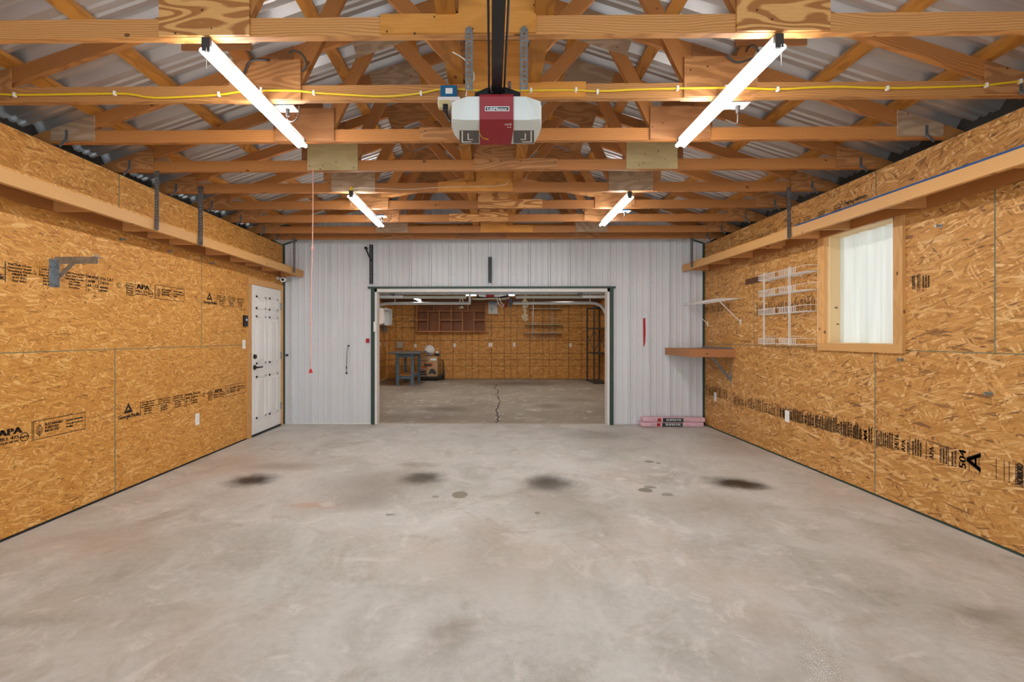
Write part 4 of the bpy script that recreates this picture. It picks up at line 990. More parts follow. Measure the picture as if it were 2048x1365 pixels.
# security camera
p = Vector((XL+.06, 7.14, atX(556, 556, XL).z-.02)); t = thing('security_camera', p, 'small white security camera under the end of the left shelf', 'camera')
m = MB().cyl((XL, 7.14, p.z+.01), (XL+.02, 7.14, p.z+.01), .024, n=16); m.cyl((XL+.02, 7.14, p.z+.01), (XL+.07, 7.12, p.z-.005), .012); m.build('mount', 'plastic_white', t, True)
m = MB().cyl((XL+.10, 7.16, p.z-.01), (XL+.125, 7.05, p.z-.022), .032, .036, 16); m.build('camera_body', 'plastic_white', t, True)
m = MB().cyl((XL+.125, 7.05, p.z-.022), (XL+.126, 7.045, p.z-.0225), .022, n=16); m.build('lens', 'black', t)

# ================================================================ BACK WALL ITEMS
def plate(name, px0, py0, px1, py1, mat, lb, cat, d=.006, Y=YB-.026):
    a, b = atY(px0, py0, Y), atY(px1, py1, Y); o = MB().box((a.x, Y-d, b.z), (b.x, Y, a.z)).build(name, mat); return tag(o, lb, cat)
plate('red_plate', 732, 677.5, 738.5, 686, 'red_dark', 'small dark red plate left of the opening', 'plate', .01)
a = atY(1289, 636, YB-.01); b = atY(1289, 693, YB-.01)
m = MB().add([(a.x-.02, YB-.009, a.z-.01), (a.x+.012, YB-.009, a.z+.0), (a.x+.018, YB-.009, (a.z+b.z)/2), (a.x+.012, YB-.009, b.z+.07), (a.x-.002, YB-.009, b.z), (a.x-.016, YB-.009, b.z)],
     [(0, 5, 4, 3, 2, 1)])
m.v += [v+Vector((0, .004, 0)) for v in m.v[:6]]; m.f += [(6, 7, 8, 9, 10, 11)]+[(i, (i+1) % 6, (i+1) % 6+6, i+6) for i in range(6)]
tag(m.build('red_tape', 'red_dark'), 'vertical strip of red tape on the white back wall', 'tape')
p = atY(697, 692, YB-.03)
m = MB().tube([p, atY(694.5, 697, YB-.03), atY(693, 718, YB-.03), atY(694, 722, YB-.03), atY(692.5, 734, YB-.03), atY(693, 745, YB-.03)], .004, 6, 1); m.cyl(p+Vector((0, .02, 0)), p+Vector((0, -.01, 0)), .012); 
m.cyl(atY(692.8, 733, YB-.03), atY(693, 738, YB-.03), .008); m.cyl(atY(693, 745, YB-.03), atY(693, 748.5, YB-.03), .014, .012)
tag(m.build('hanging_cable', 'black', None, True), 'short black cable hanging on the white back wall', 'cable')
p = atY(573, 711, YB-.03); tag(MB().cyl((p.x, YB-.005, p.z), (p.x, YB-.035, p.z), .02, .016, 12).build('door_bumper', 'cable_grey', None, True), 'small dark rubber knob on the back wall beside the door', 'knob')
p = atY(750, 654, YB-.05); a = atY(747.5, 644, YB-.06); b = atY(753, 664, YB-.06)
tag(MB().box((a.x, YB-.08, b.z), (b.x, YB-.05, a.z)).build('door_sensor', 'plastic_white', None, bevel=.006), 'white plastic sensor on the left green post', 'sensor')
# screw heads on the steel sheets
m = MB()
for row_z in (1.30, 2.16, 2.30, .1):
    for k in range(-11, 12):
        x = ribx+.075+k*PITCH
        if XL+.1 < x < XR-.1 and not (OX0-.08 < x < OX1+.08 and row_z < OZ):
            m.cyl((x, YB-.003, row_z), (x, YB-.009, row_z), .006, n=6)
m.build('screw_heads', 'galv', wall_back, kind='stuff')

# ================================================================ RIGHT WALL ITEMS
# white wire rack of four baskets
xf = XR-.125; yA, yB2 = yr(1638), atX(1515, 620, xf).y
t = thing('wire_rack', (XR, (yA+yB2)/2, 1.6), 'tall white wire rack of four shelves left of the window', 'rack')
def shelf_z(py): return CH+(674-py)/(1580-983)*(xf)
for py in (549, 584, 625, 689):
    z = shelf_z(py); m = MB()
    for y in (yA, yB2-.01): m.tube([(xf, y, z), (XR-.006, y, z)], .0028, 5); m.tube([(xf, y, z+.062), (XR-.006, y, z+.062)], .0028, 5); 
    for zz in (z, z+.062): m.tube([(xf, yA, zz), (xf, yB2-.01, zz)], .003, 5)
    m.tube([(XR-.006, yA, z), (XR-.006, yB2-.01, z)], .003, 5); m.tube([((xf+XR)/2, yA, z), ((xf+XR)/2, yB2-.01, z)], .0025, 5)
    m.build('basket_frame', 'wire_white', t)
    w = MB(); y = yA+.03; k = 0; N = 27; st = (yB2-yA-.05)/N
    for k in range(N+1):
        y = yA+.02+k*st
        if 15 <= k <= 16 or k < 5: w.bar((xf, y, z), (XR-.006, y, z), .003, .003); continue
        w.bar((xf, y, z), (xf, y, z+.062), .006, .005, up=(1, 0, 0)); w.bar((xf, y, z), (XR-.006, y, z), .003, .003)
    w.build('basket_wires', 'wire_white', t)
for px in (1529, 1580, 1637):
    y = atX(px, 620, xf).y if px < 1600 else yA; xu = xf if px < 1600 else XR-.006
    z0, z1 = shelf_z(692), shelf_z(545)+.06
    for dy in ((-.012, .012) if px < 1600 else (0,)): MB().bar((xu-.006, y+dy, z0), (xu-.006, y+dy, z1), .006, .006, up=(1, 0, 0)).build('upright', 'wire_white', t)
    for z in ((z0+.1, z1-.1) if px < 1600 else ()): MB().bar((xf-.006, y, z), (XR, y, z), .006, .006).build('wall_stay', 'wire_white', t)
a, b = atX(1491, 532, XR), atX(1521, 547, XR)
tag(MB().box((XR-.002, b.y, 2.0), (XR, a.y, 2.075)).build('wood_patch', plain('dark_patch', (96, 62, 36), .8, 0, .3, 30)), 'small dark brown patch on the right wall above the wire rack', 'patch')
# wire shelf in the corner
n0 = atX(1485, 597, XR); ynr = n0.y; zs = n0.z; yfr = YB-.03; xf2 = atY(1436, 597, ynr).x
t = thing('wire_shelf', (XR, (ynr+yfr)/2, zs), 'white wire shelf on slanted struts in the back right corner', 'shelf')
m = MB()
for x in (xf2, xf2+.1, xf2+.2, XR-.01): m.tube([(x, ynr, zs), (x, yfr, zs)], .0035, 5)
m.tube([(xf2, ynr, zs-.028), (xf2, yfr, zs-.028)], .0035, 5); m.build('frame', 'wire_white', t)
m = MB(); k = 0
while ynr+k*.0254 < yfr:
    y = ynr+k*.0254; m.bar((xf2, y, zs), (XR-.005, y, zs), .0028, .0028); m.bar((xf2, y, zs), (xf2, y, zs-.028), .0028, .0028, up=(1, 0, 0)); k += 1
m.build('deck_wires', 'wire_white', t)
for y in (ynr+.04, yfr-.1):
    m = MB().bar((xf2+.01, y, zs-.01), (XR-.008, y, zs-.30), .010, .008); m.box((XR-.012, y-.008, zs-.34), (XR, y+.008, zs-.27)); m.build('strut', 'wire_white', t)
# wooden bench shelf
cN = atX(1471, 699, XR); yn2 = cN.y; xb = atY(1380, 699, yn2).x; zt2 = cN.z; zb2 = zt2-.105
t = thing('bench_shelf', ((xb+XR)/2, 6.8, zb2), 'thick brown wooden shelf on a steel strut in the back right corner', 'shelf', None)
beam('front_board', (xb, yn2+.019, (zt2+zb2)/2), (XR-.002, yn2+.019, (zt2+zb2)/2), .105, .038, 'bench_wood', t)
beam('side_board', (xb+.019, yn2+.038, (zt2+zb2)/2), (xb+.019, YB-.03, (zt2+zb2)/2), .105, .038, 'bench_wood', t)
beam('shelf_top', (xb+.04, (yn2+YB)/2, zt2-.012), (XR-.002, (yn2+YB)/2, zt2-.012), .022, YB-yn2-.11, 'bench_wood', t)
beam('metal_edge', (XR-.03, yn2+.05, zt2+.012), (XR-.03, YB-.04, zt2+.012), .02, .05, 'galv', t)
a = atY(1425, 716, yn2+.12); zlo = atX(1467, 760, XR).z
m = MB().bar((a.x, yn2+.12, zb2), (XR-.01, yn2+.12, zlo), .035, .004, up=(0, 0, 1)); m.bar((a.x, yn2+.137, zb2), (XR-.01, yn2+.137, zlo), .003, .03); m.box((XR-.006, yn2+.10, zlo-.03), (XR, yn2+.14, zlo+.10)); m.build('strut', 'galv', t)
for k in range(9):
    f = (k+.5)/9; p = Vector((a.x, yn2+.118, zb2)).lerp(Vector((XR-.01, yn2+.118, zlo)), f)
# pink packs
def pack(x0, x1, y0, y1, z0, z1, lb, dx=0):
    t = thing('foam_pack', ((x0+x1)/2, (y0+y1)/2, z0), lb, 'pack', 'pink wrapped packs')
    MB().box((x0, y0, z0+.002), (x1, y1, z1)).build('wrapping', 'pink_pack', t, bevel=.012)
    L = x1-x0; g0, g1 = x0+L*.33+dx, x0+L*.66+dx
    MB().box((g0, y0-.0012, z0+.006), (g1, y0, z1-.006)).build('label_band', 'pack_green', t)
    m = MB(); put_text(m, 'SUPREME', (lambda x, y: (g0+.045+x, y0-.0022, z0+.02+y)), 0, 0, .048, .23, .004); m.build('lettering', 'plastic_white', t)
    MB().box((g0-.075, y0-.0012, z0+.012), (g0-.025, y0, z1-.010)).build('red_mark', 'red_dark', t)
    m = MB(); put_text(m, 'STEEL STUDS', (lambda x, y: (x0+.13+x, y0-.0012, z0+.038+y)), 0, 0, .014, .10); put_text(m, 'THE PINK', (lambda x, y: (x0+.17+x, y0-.0012, z0+.018+y)), 0, 0, .014, .07); put_text(m, 'EDGEWISE', (lambda x, y: (g1+.02+x, y0-.0012, z0+.02+y)), 0, 0, .016, .09)
    m.build('small_print', 'cable_grey', t)
a = atZ(1283, 854.5); b = atY(1408, 850, a.y)
pack(a.x, b.x, a.y, YB-.03, 0, .066, 'lower pink wrapped pack with a dark green label on the floor by the back wall')
a2 = atY(1286, 843, a.y+.01); pack(a2.x, b.x+.025, a.y+.01, YB-.035, .068, .136, 'upper pink wrapped pack lying on another by the back wall', -.01)

# ================================================================ FAR ROOM
YE = 15.25
fwall = MB().box((-3.6, YE+.012, -.1), (3.6, YE+.15, 3.2)).build('wall_far', 'gap_dark', kind='structure')
z = -.004
for z0, z1 in ((-.004, 1.215), (1.215, 2.435), (2.435, 3.1)):
    for k, (a, b) in enumerate(((-3.5, -2.05), (-2.05, .39), (.39, 2.83), (2.83, 3.5)) if z0 != 1.215 else ((-3.5, -.83), (-.83, 1.61), (1.61, 3.5))):
        MB().box((a+.002, YE, z0+.002), (b-.002, YE+.011, z1-.002)).build('osb_panel', 'osb_far', fwall)
XFL, XFR = -3.36, 3.36
for nm, X, s in (('wall_far_left', XFL, -1), ('wall_far_right', XFR, 1)):
    w = MB().box((X+s*.012, YB+.12, -.1), (X+s*.15, YE, 3.2)).build(nm, 'gap_dark', kind='structure')
    for z0, z1 in ((-.004, 1.215), (1.215, 2.435), (2.435, 3.1)):
        y = YB+.12
        while y < YE-.1:
            y2 = min(y+2.44, YE-.001); MB().box((X, y+.002, z0+.002), (X+s*.011, y2-.002, z1-.002)).build('osb_panel', 'osb_far_side', w); y = y2
ZC = 2.85
MB().box((-3.6, YB+.12, ZC), (3.6, YE+.1, ZC+.1)).build('ceiling_far', 'dark_timber', kind='structure')
MB().box((XFL, YB+.12, 0), (XFL+.02, YE, .03)).build('baseboard_far_left', 'pale_wood', kind='structure')
# loft shelf along the far wall
t = thing('loft_shelf', (0, 14.9, 2.4), 'dark wooden loft shelf high on the far wall of the back garage', 'shelf')
za, zb_ = atY(980, 596, 14.6).z, atY(980, 604, 14.6).z
beam('front_board', (-3.3, 14.6, (za+zb_)/2), (3.3, 14.6, (za+zb_)/2), za-zb_, .038, 'dark_timber', t)
MB().box((-3.3, 14.62, za-.02), (3.3, YE, za)).build('deck', 'dark_timber', t)
# lamps in the far room
lamp_fix(-1.98, 12.2, 13.3, 'slanting tube light seen through the opening, over the blue workbench', z=CH+1.0, grp='tube lights in the back garage')
susp(bpy.data.objects['tube_light.004'], [(-1.98, 12.3, CH+1.05), (-1.98, 13.2, CH+1.05)])
for px0, px1, lb in ((932, 953, 'bright tube light seen edge-on under the door track, left of the second opener'), (1017, 1029, 'bright tube light seen edge-on, right of the second opener')):
    a, b = atY(px0, 590.5, 12.0), atY(px1, 590.5, 12.0)
    L = (b.x-a.x); lamp_fix((a.x+b.x)/2, 12-L/2, 12+L/2, lb, z=a.z, axis='X', grp='tube lights in the back garage')
    susp(bpy.data.objects[LAST[0]], [((a.x+b.x)/2, 12, a.z+.05)])
for x, y, w in ((-1.5, 9.2, 'left'), (1.5, 9.2, 'right'), (1.6, 12.2, 'far right')):  # extra fixtures hidden above the header, added to brighten the far room
    lamp_fix(x, y, y+1.2, 'added unseen tube light above the raised door of the back garage, %s one' % w, z=CH+1.45, grp='tube lights in the back garage')
# raised door hardware
def bar_thing(name, pts, Y, r, mat, lb, cat, sq=False, grp=None, hang=0):
    P = [atY(x, y, Y) for x, y in pts]
    mb = MB().bar(P[0], P[-1], r*2, r*2) if sq else MB().tube(P, r, 8, 0)
    if hang: mb.tube([P[hang], (P[hang].x, P[hang].y, 2.85)], .008, 5)
    o = mb.build(name, mat, None, not sq); return tag(o, lb, cat, grp)
a, b = atY(757, 587.5, 7.75), atY(1209, 585.5, 7.75)
t = thing('raised_garage_door', (0, 8.0, a.z), 'grey edge of the raised sectional door behind the opening', 'door')
MB().box((a.x-.05, 7.72, a.z-.018), (b.x+.05, 7.80, a.z+.02)).build('door_edge', 'galv', t)
susp(t, [(-1.6, 7.76, a.z), (1.6, 7.76, a.z)])
MB().box((atY(840, 590, 7.8).x, 7.81, atY(900, 589.3, 7.8).z), (atY(1165, 590, 7.8).x, 7.86, atY(900, 587, 7.8).z)).build('strut_rail', 'galv', t)
for px in (785, 1150+10):
    p = atY(px, 588, 7.7); MB().cyl((p.x, 7.66, p.z), (p.x, 7.74, p.z), .035, n=12).build('roller_hinge', 'galv_dark', t, True)
    p2 = atY(px+(18 if px > 1000 else -22), 583, 7.7); MB().tube([p, p2], .006, 5).build('stay_rod', 'galv', t)
pds = plain('pale_door_section', (186, 190, 172), .5)
for q0, q1 in ((a.x-.03, atY(930, 595, 8.02).x), (atY(1032, 595, 8.02).x, b.x+.03)):
    MB().box((q0, 8.02, atY(900, 597.5, 8.02).z), (q1, 8.06, atY(900, 592.5, 8.02).z)).build('door_section', pds, t)
    susp(t, [((q0+q1)/2, 8.04, a.z)])
for k, (x0, x1, lb) in enumerate(((757, 806, 'left'), (1165, 1209, 'right'))):
    bar_thing('track_angle', [(x0-8 if k == 0 else x0, 594), (x1 if k == 0 else x1+8, 594)], 7.98, .02, 'plastic_white', 'bright steel track angle at the %s of the opening top' % lb, 'track', True, 'track angles')
bar_thing('door_track', [(748, 618), (757, 611.5), (764, 609), (772, 608), (790, 607.5), (941, 607)], 8.6, .026, 'track_metal', 'left horizontal galvanised track bending down at the opening', 'track', hang=4, grp='galvanised door tracks')
bar_thing('door_track', [(1026, 607), (1180, 606.5), (1192, 607.5), (1200, 611), (1206, 617), (1212, 628)], 8.6, .026, 'track_metal', 'right horizontal galvanised track bending down at the opening', 'track', hang=1, grp='galvanised door tracks')
bar_thing('track_hanger', [(939.5, 607), (939.5, 580)], 8.64, .02, 'plastic_white', 'short upright steel hanger at the end of the left track', 'hanger')
# second opener
a, b = atY(958, 589, 11.4), atY(1013, 597, 11.4)
t = thing('garage_door_opener', (a.lerp(b, .5)), 'second white opener with a red centre, small, through the opening', 'opener')
susp(t, [(a.x+.1, 11.5, a.z+.05), (b.x-.1, 11.5, a.z+.05)])
MB().box((a.x, 11.3, b.z), (b.x, 11.7, a.z+.08)).build('housing', 'opener_white', t, bevel=.03)
c0, c1 = atY(972, 590, 11.28), atY(988, 590, 11.28); MB().box((c0.x, 11.285, b.z-.006), (c1.x, 11.71, a.z+.085)).build('centre_cover', 'opener_red', t)
tag(MB().tube([atY(x, y, 11) for x, y in ((955, 595), (975, 597), (1000, 596), (1018, 592))], .022, 6, 1).tube([atY(955, 595, 11), (atY(955, 595, 11).x, 11, 2.85)], .004, 5).build('sagging_cable', 'black', None, True), 'black cable sagging under the second opener', 'cable')
tag(MB().tube([atY(x, y, 10.8) for x, y in ((944, 598), (960, 599), (985, 597.5), (1004, 599), (1018, 597))], .018, 6, 1).tube([atY(944, 598, 10.8), (atY(944, 598, 10.8).x, 10.8, 2.85)], .004, 5).build('pale_pipe', 'grey_panel', None, True), 'pale pipe hanging across under the second opener', 'pipe')
tag(MB().tube([atY(x, y, 9.6) for x, y in ((994, 599), (998, 610), (1004, 614.5), (1010, 613.5))], .007, 5, 2).tube([atY(994, 599, 9.6), (atY(994, 599, 9.6).x, 9.6, 2.85)], .004, 5).build('white_rope', 'wire_white', None, True), 'white rope loop hanging beside the poster, left loop', 'rope', 'rope loops')
tag(MB().tube([atY(x, y, 9.6) for x, y in ((999, 599), (1003, 607), (1008, 612))], .007, 5, 2).tube([atY(999, 599, 9.6), (atY(999, 599, 9.6).x, 9.6, 2.85)], .004, 5).build('white_rope', 'wire_white', None, True), 'white rope loop hanging beside the poster, right loop', 'rope', 'rope loops')
# hanging things
p = atY(922, 607, 8.9)
t = thing('hanging_pouch', p, 'brown leather pouch with a pale loop hanging at the left of the opening top', 'pouch')
m = MB().hull([atY(x, y, 8.9+d) for x, y in ((921, 598), (925, 598), (918, 608), (917, 614), (921, 617.5), (926, 617.5), (928, 613), (927, 607)) for d in (0, .06)]); m.build('pouch_body', 'leather', t)
MB().tube([atY(919.5, 607, 8.88), atY(920, 600, 8.88), atY(922.5, 596, 8.88), atY(925.5, 600, 8.88), atY(926.5, 607, 8.88)], .008, 6, 1).build('loop', 'garlic', t, True)
m = MB()
for k in range(7):
    q = atY(random.uniform(918, 927), random.uniform(613, 617), 8.87); m.ball(q, .012, 8, 5)
m.build('beads', 'garlic', t, True, kind='stuff'); p = atY(922.5, 596, 8.88); susp(t, [tuple(p)], 'hang_cord', 'leather', .006)
t = thing('garlic_braid', atY(1050, 600, 8.9), 'long braid of dried garlic bulbs hanging in the opening', 'garlic')
MB().tube([(atY(1051, 590, 8.9).x, 8.9, 2.85), atY(1051, 590, 8.9), atY(1051, 612, 8.9), atY(1049.5, 625, 8.9), atY(1050, 642, 8.9)], .012, 6, 1).build('braid', 'garlic', t, True)
rg = random.Random(4)
for k, (x, y) in enumerate(((1050, 598), (1047.5, 603), (1053, 604), (1046.5, 608), (1050, 607), (1054, 610), (1049, 612.5), (1047.5, 614), (1052, 614), (1049, 620), (1051.5, 623), (1050, 629), (1045.5, 633), (1049, 633), (1053, 632), (1047, 637), (1051, 636.5), (1053.5, 639), (1050.5, 641))):
    p = atY(x, y, 8.87+rg.uniform(-.02, .02)); m = MB().ball(p, (.027, .025, .024), 10, 6); m.cyl(p, p+Vector((rg.uniform(-.01, .01), 0, .034)), .009, .003, 6); m.build('garlic_bulb', 'garlic', t, True)
def rag(name, poly, Y, mat, lb, cat):
    o = MB().prism([(atY(x, y, Y).x, atY(x, y, Y).z) for x, y in poly], 'Y', Y, Y+.05); q = atY(poly[0][0]+1, poly[0][1]+1.5, Y+.025); o.tube([q, (q.x, q.y, 2.85)], .006, 5); o = o.build(name, mat); return tag(o, lb, cat)
rag('blue_rag', [(1019, 596), (1023, 597), (1024.5, 606), (1023, 614), (1021, 618), (1018.5, 609)], 9.2, 'rag_blue', 'blue grey rag hanging beside the right track', 'rag')
rag('red_cloth', [(1013, 600), (1017, 602), (1015, 609), (1014, 615), (1010, 616), (1008, 613), (1012, 608)], 9.4, 'rag_red', 'reddish cloth hanging left of the blue grey rag', 'cloth')
# cubby cabinet on the far wall
def FX(px): return atY(px, 650, YE).x
def FZ(py): return atY(980, py, YE).z
t = thing('wall_cubby', ((FX(836)+FX(972))/2, YE-.1, FZ(664)), 'wide reddish brown wooden cubby shelf on the far wall', 'shelf')
yd = YE-.26
MB().box((FX(836)+.02, YE-.02, FZ(663)), (FX(971)-.02, YE-.002, FZ(600))).build('back_panel', 'cubby_back_shaded', t)
def vb(px, py0, py1, w=.035): MB().box((FX(px)-w/2, yd, FZ(py1)), (FX(px)+w/2, YE-.02, FZ(py0))).build('divider', 'cubby', t)
def hb_(px0, px1, py, w=.035): MB().box((FX(px0), yd-.003, FZ(py)-w/2), (FX(px1), YE-.02, FZ(py)+w/2)).build('board', 'cubby', t)
vb(837, 600, 663, .03); vb(971, 600, 663, .03); vb(904, 600, 663, .035); hb_(836, 972, 663.5, .04); hb_(836, 972, 600, .03); hb_(836, 972, 623.5, .025)
vb(858, 623, 663); vb(880.5, 623, 663); hb_(837, 858, 641); hb_(880, 904, 641); vb(926, 623, 663); vb(949, 623, 663); hb_(904, 926, 641); hb_(949, 972, 641); vb(870, 604, 623); vb(937, 604, 623)
# poster
o = MB().box((FX(976.5), YE-.006, FZ(628)), (FX(995), YE-.001, FZ(602))).build('wall_poster', 'poster'); tag(o, 'small blue and white poster on the far wall', 'poster')
# far outlets
for k, (px, py, lb, w) in enumerate(((831, 692, 'white outlet with a dark plug above the blue workbench', .07), (909, 691, 'white outlet on the far wall under the cubby shelf', .07), (981, 690, 'wide double outlet in the middle of the far wall', .12), (1028.5, 690, 'white outlet on the far wall right of the double one', .07), (1141, 691, 'white outlet on the far wall left of the black rack', .07))):
    outlet('wall_outlet', px, py, 0, .12, lb, Y=YE, grp='outlets on the far walls', pw=w, slots=k != 1)
for px, lb in ((760, 'outlet on the far left wall, nearer one'), (770, 'outlet on the far left wall, farther one')): outlet('wall_outlet', px, 689, XFL, .12, lb, grp='outlets on the far walls')
tag(MB().box((FX(793.5), YE-.10, FZ(697)), (FX(807), YE-.002, FZ(683.5))).build('fuse_box', 'grey_panel', None, bevel=.006), 'beige grey metal box on the far wall above the workbench', 'box')
# shelving on standards
t = thing('wall_shelves', (FX(1085), YE, FZ(666)), 'three narrow grey shelves on steel standards on the far wall', 'shelf')
for px in (1066, 1104.5): MB().box((FX(px)-.012, YE-.015, FZ(679)), (FX(px)+.012, YE-.001, FZ(597))).build('standard', 'galv', t)
for py, x0, x1 in ((619, 1058, 1123), (650, 1050, 1123), (666.5, 1048, 1122)):
    MB().box((FX(x0), YE-.26, FZ(py)-.012), (FX(x1), YE-.016, FZ(py)+.012)).build('shelf_board', 'grey_panel', t)
    for px in (1066, 1104.5): MB().prism([(YE-.015, FZ(py)-.012), (YE-.22, FZ(py)-.012), (YE-.015, FZ(py)-.07)], 'X', FX(px)-.004, FX(px)+.004).build('shelf_arm', 'galv', t)
tag(MB().box((FX(1073), YE-.004, FZ(675)), (FX(1097), YE-.001, FZ(671))).build('paper_label', plain('faded_label', (176, 130, 100), .8)), 'faded strip label under the far wall shelves', 'label')
tag(MB().tube([atY(1067, 597, 14.4), atY(1066.5, 630, 14.4)], .006, 5).tube([atY(1067, 597, 14.4), (atY(1067, 597, 14.4).x, 14.4, 2.85)], .004, 5).build('pull_string', 'wire_white'), 'white pull string hanging in front of the far shelves', 'string')
# black steel rack
t = thing('steel_rack', (3.1, 14.2, 0), 'tall black steel rack with crossed braces in the far right corner', 'rack')
xa, xb3, ya, yb = 2.93, 3.30, 13.75, 14.75
for x in (xa, xb3):
    for y in (ya, yb): 
        m = MB(); m.box((x-.02, y-.003, 0), (x+.02, y+.003, 2.22)); m.box((x-.003 if x == xb3 else x-.02, y-.02, 0), (x+.003 if x == xa else x+.02, y+.02, 2.22)); m.build('post', 'cable_grey', t)
for z in (.03, .86, 1.58, 2.19): MB().box((xa-.01, ya-.01, z-.012), (xb3+.01, yb+.01, z+.012)).build('shelf_board', 'cable_grey', t)
m = MB()
for x in (xa-.022,):
    m.bar((x, ya, 1.5), (x, yb, .95), .006, .02); m.bar((x, ya, .95), (x, yb, 1.5), .006, .02)
m.bar((xa, ya-.01, 1.5), (xb3, ya-.01, .95), .006, .02); m.bar((xa, ya-.01, .95), (xb3, ya-.01, 1.5), .006, .02); m.build('cross_brace', 'cable_grey', t)
# white cabinet + meter on far left wall
t = thing('wall_cabinet', (XFL, 14.1, 1.9), 'open white cabinet on the far left wall', 'cabinet')
yc0, yc1, xcf = 13.5, 14.7, XFL+.30; z0, z1 = 1.68, 2.18
m = MB(); m.box((XFL, yc0, z0), (xcf, yc0+.02, z1)); m.box((XFL, yc1-.02, z0), (xcf, yc1, z1)); m.box((XFL, yc0, z0), (xcf, yc1, z0+.02)); m.box((XFL, yc0, z1-.02), (xcf, yc1, z1)); m.box((XFL, yc0, z0), (XFL+.01, yc1, z1)); m.build('cabinet_body', 'white', t)
m = MB(); 
for q in ((yc0, yc0+.12, z0, z1), (yc1-.12, yc1, z0, z1), (yc0, yc1, z0, z0+.05), (yc0, yc1, z1-.05, z1)): m.box((xcf, q[0], q[2]), (xcf+.018, q[1], q[3]))
m.build('face_frame', 'white', t)
tag(MB().box((XFL, 14.75, 1.47), (XFL+.10, 14.95, 1.68)).build('meter_box', 'galv', None, bevel=.008), 'small grey meter box under the white cabinet', 'box')
# blue workbench
t = thing('workbench', (-2.4, 13.8, 0), 'blue painted workbench with a dark top in the back garage', 'workbench')
bx0, bx1, by0, by1 = atZ(797, 772).x-.03, atZ(822.5, 772).x+.03, 13.15, 14.35
zt3 = .90
for x in (bx0, bx1):
    for y in (by0, by1): beam('leg', (x, y, 0), (x, y, zt3-.03), .075, .07, 'blue_bench', t, up=(0, 1, 0))
for y in (by0, by1): MB().box((bx0, y-.02, zt3-.12), (bx1, y+.02, zt3-.03)).build('apron', 'blue_bench', t); MB().box((bx0, y-.02, .19), (bx1, y+.02, .25)).build('stretcher', 'blue_bench', t)
for x in (bx0, bx1): MB().box((x-.018, by0, zt3-.12), (x+.018, by1, zt3-.03)).build('apron', 'blue_bench', t); MB().box((x-.018, by0, .22), (x+.018, by1, .27)).build('stretcher', 'blue_bench', t)
beam('lower_shelf', ((bx0+bx1)/2, by0+.02, .285), ((bx0+bx1)/2, by1-.02, .285), .025, bx1-bx0-.04, 'fir', t)
MB().box((bx0-.24, by0-.12, zt3-.03), (bx1+.2, by1+.17, zt3+.015)).build('bench_top', 'galv_dark', t, bevel=.006)
# hand truck, carton, dome heater
Yc = 14.66; cx0, cx1 = atY(838.5, 730, Yc).x, atY(874.5, 730, Yc).x; cz0, cz1 = .13, atY(850, 713, Yc).z
t = thing('hand_truck', (cx1, 14.6, 0), 'low black wheeled cart under the cardboard box', 'cart')
MB().box((cx0+.02, Yc+.0, .08), (cx1+.12, Yc+.5, .125)).build('platform', 'black', t)
for x in (cx0+.08, cx1-.02): MB().cyl((x-.015, Yc+.03, .035), (x+.015, Yc+.03, .035), .038, n=14).build('wheel', 'black', t)
for y in (Yc+.42,): MB().cyl((cx1+.13, y, .16), (cx1+.17, y, .16), .16, n=20).build('wheel', 'black', t)
MB().tube([(cx1+.13, Yc+.45, .1), (cx1+.14, Yc+.5, .5), (cx1+.11, Yc+.5, .62)], .015, 6, 1).build('handle', 'black', t, True)
t = thing('cardboard_box', ((cx0+cx1)/2, Yc+.2, cz0), 'printed cardboard box on the black cart beside the workbench', 'box')
MB().box((cx0, Yc, cz0), (cx1, Yc+.42, cz1)).build('carton', 'cardboard', t)
def cf(mb, u0, v0, u1, v1, off=.002): mb.box((cx0+(cx1-cx0)*u0, Yc-off, cz0+(cz1-cz0)*v0), (cx0+(cx1-cx0)*u1, Yc, cz0+(cz1-cz0)*v1))
m = MB(); cf(m, .03, .30, .42, .50, .001); cf(m, .25, .48, .75, .66, .001); m.build('orange_print', 'orange_print', t)
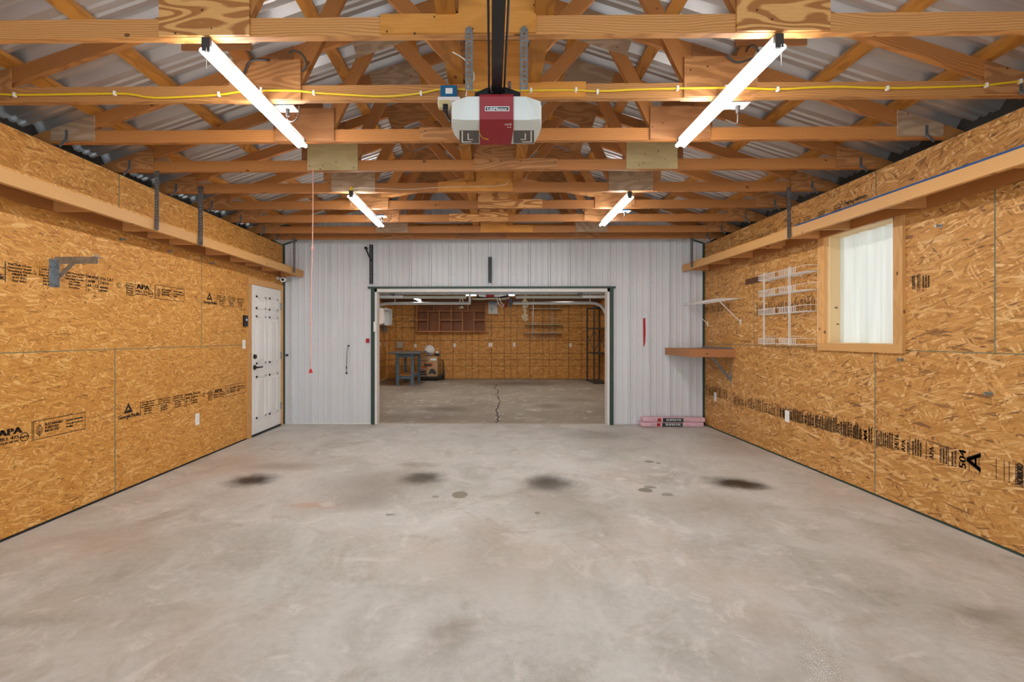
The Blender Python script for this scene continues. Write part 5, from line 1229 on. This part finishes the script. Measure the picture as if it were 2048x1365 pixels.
m = MB(); cf(m, .28, .50, .68, .62, .003); cf(m, .03, .16, .37, .28, .002); cf(m, .03, .05, .42, .14, .002); cf(m, .05, .76, .5, .79, .002)
c = lambda u, v: (cx0+(cx1-cx0)*u, Yc-.002, cz0+(cz1-cz0)*v)
m.add([c(.50, .14), c(.62, .36), c(.78, .38), c(.92, .26), c(.95, .12), c(.84, .08), c(.72, .16), c(.6, .12)], [tuple(range(8))]); m.build('dark_print', 'cable_grey', t)
m = MB(); cf(m, .62, .79, .95, .90, .002); m.build('paper_label', 'plastic_white', t)
m = MB(); put_text(m, 'Mower', (lambda x, y: (c(.08, 0)[0]+x, Yc-.004, c(0, .36)[2]+y)), 0, 0, .07, .2, .004); m.build('lettering', 'plastic_white', t)
hc = atY(859, 702, Yc+.2)
t = thing('dome_heater', (hc.x, hc.y, cz1), 'white rounded dome shape with a round grille on the cardboard box', 'dome')
hr = atY(869.5, 702, Yc+.2).x-hc.x
MB().ball((hc.x, hc.y, cz1+hr*1.08), (hr, hr, hr*1.05), 20, 12).build('shell', 'white', t, True)
m = MB()
gc = Vector((hc.x-.02, hc.y-hr*.93, cz1+hr*.72))
for r in (.11, .075, .04):
    pts = [gc+Vector((r*cos(2*pi*k/20), 0.0+abs(r)*0.25, r*.8*sin(2*pi*k/20))) for k in range(21)]; m.tube(pts, .006, 5)
for k in range(6):
    a_ = pi*k/6; m.tube([gc+Vector((.11*cos(a_), .03, .09*sin(a_))), gc+Vector((0, -.0, 0)), gc-Vector((.11*cos(a_), -.03, .09*sin(a_)))], .004, 4)
m.build('grille', 'lens_dark', t)
q = atY(872, 706, Yc+.2); q.x = hc.x+hr+.085
t = thing('small_can', (q.x, q.y, cz1), 'small black pot with a white lid beside the dome on the box', 'pot')
MB().cyl((q.x, q.y, cz1+.001), (q.x, q.y, cz1+.075), .075, .06, 14).build('pot', 'black', t, True)
MB().ball((q.x-.01, q.y-.02, cz1+.11), (.055, .05, .04), 12, 7).build('lid', 'white', t, True)
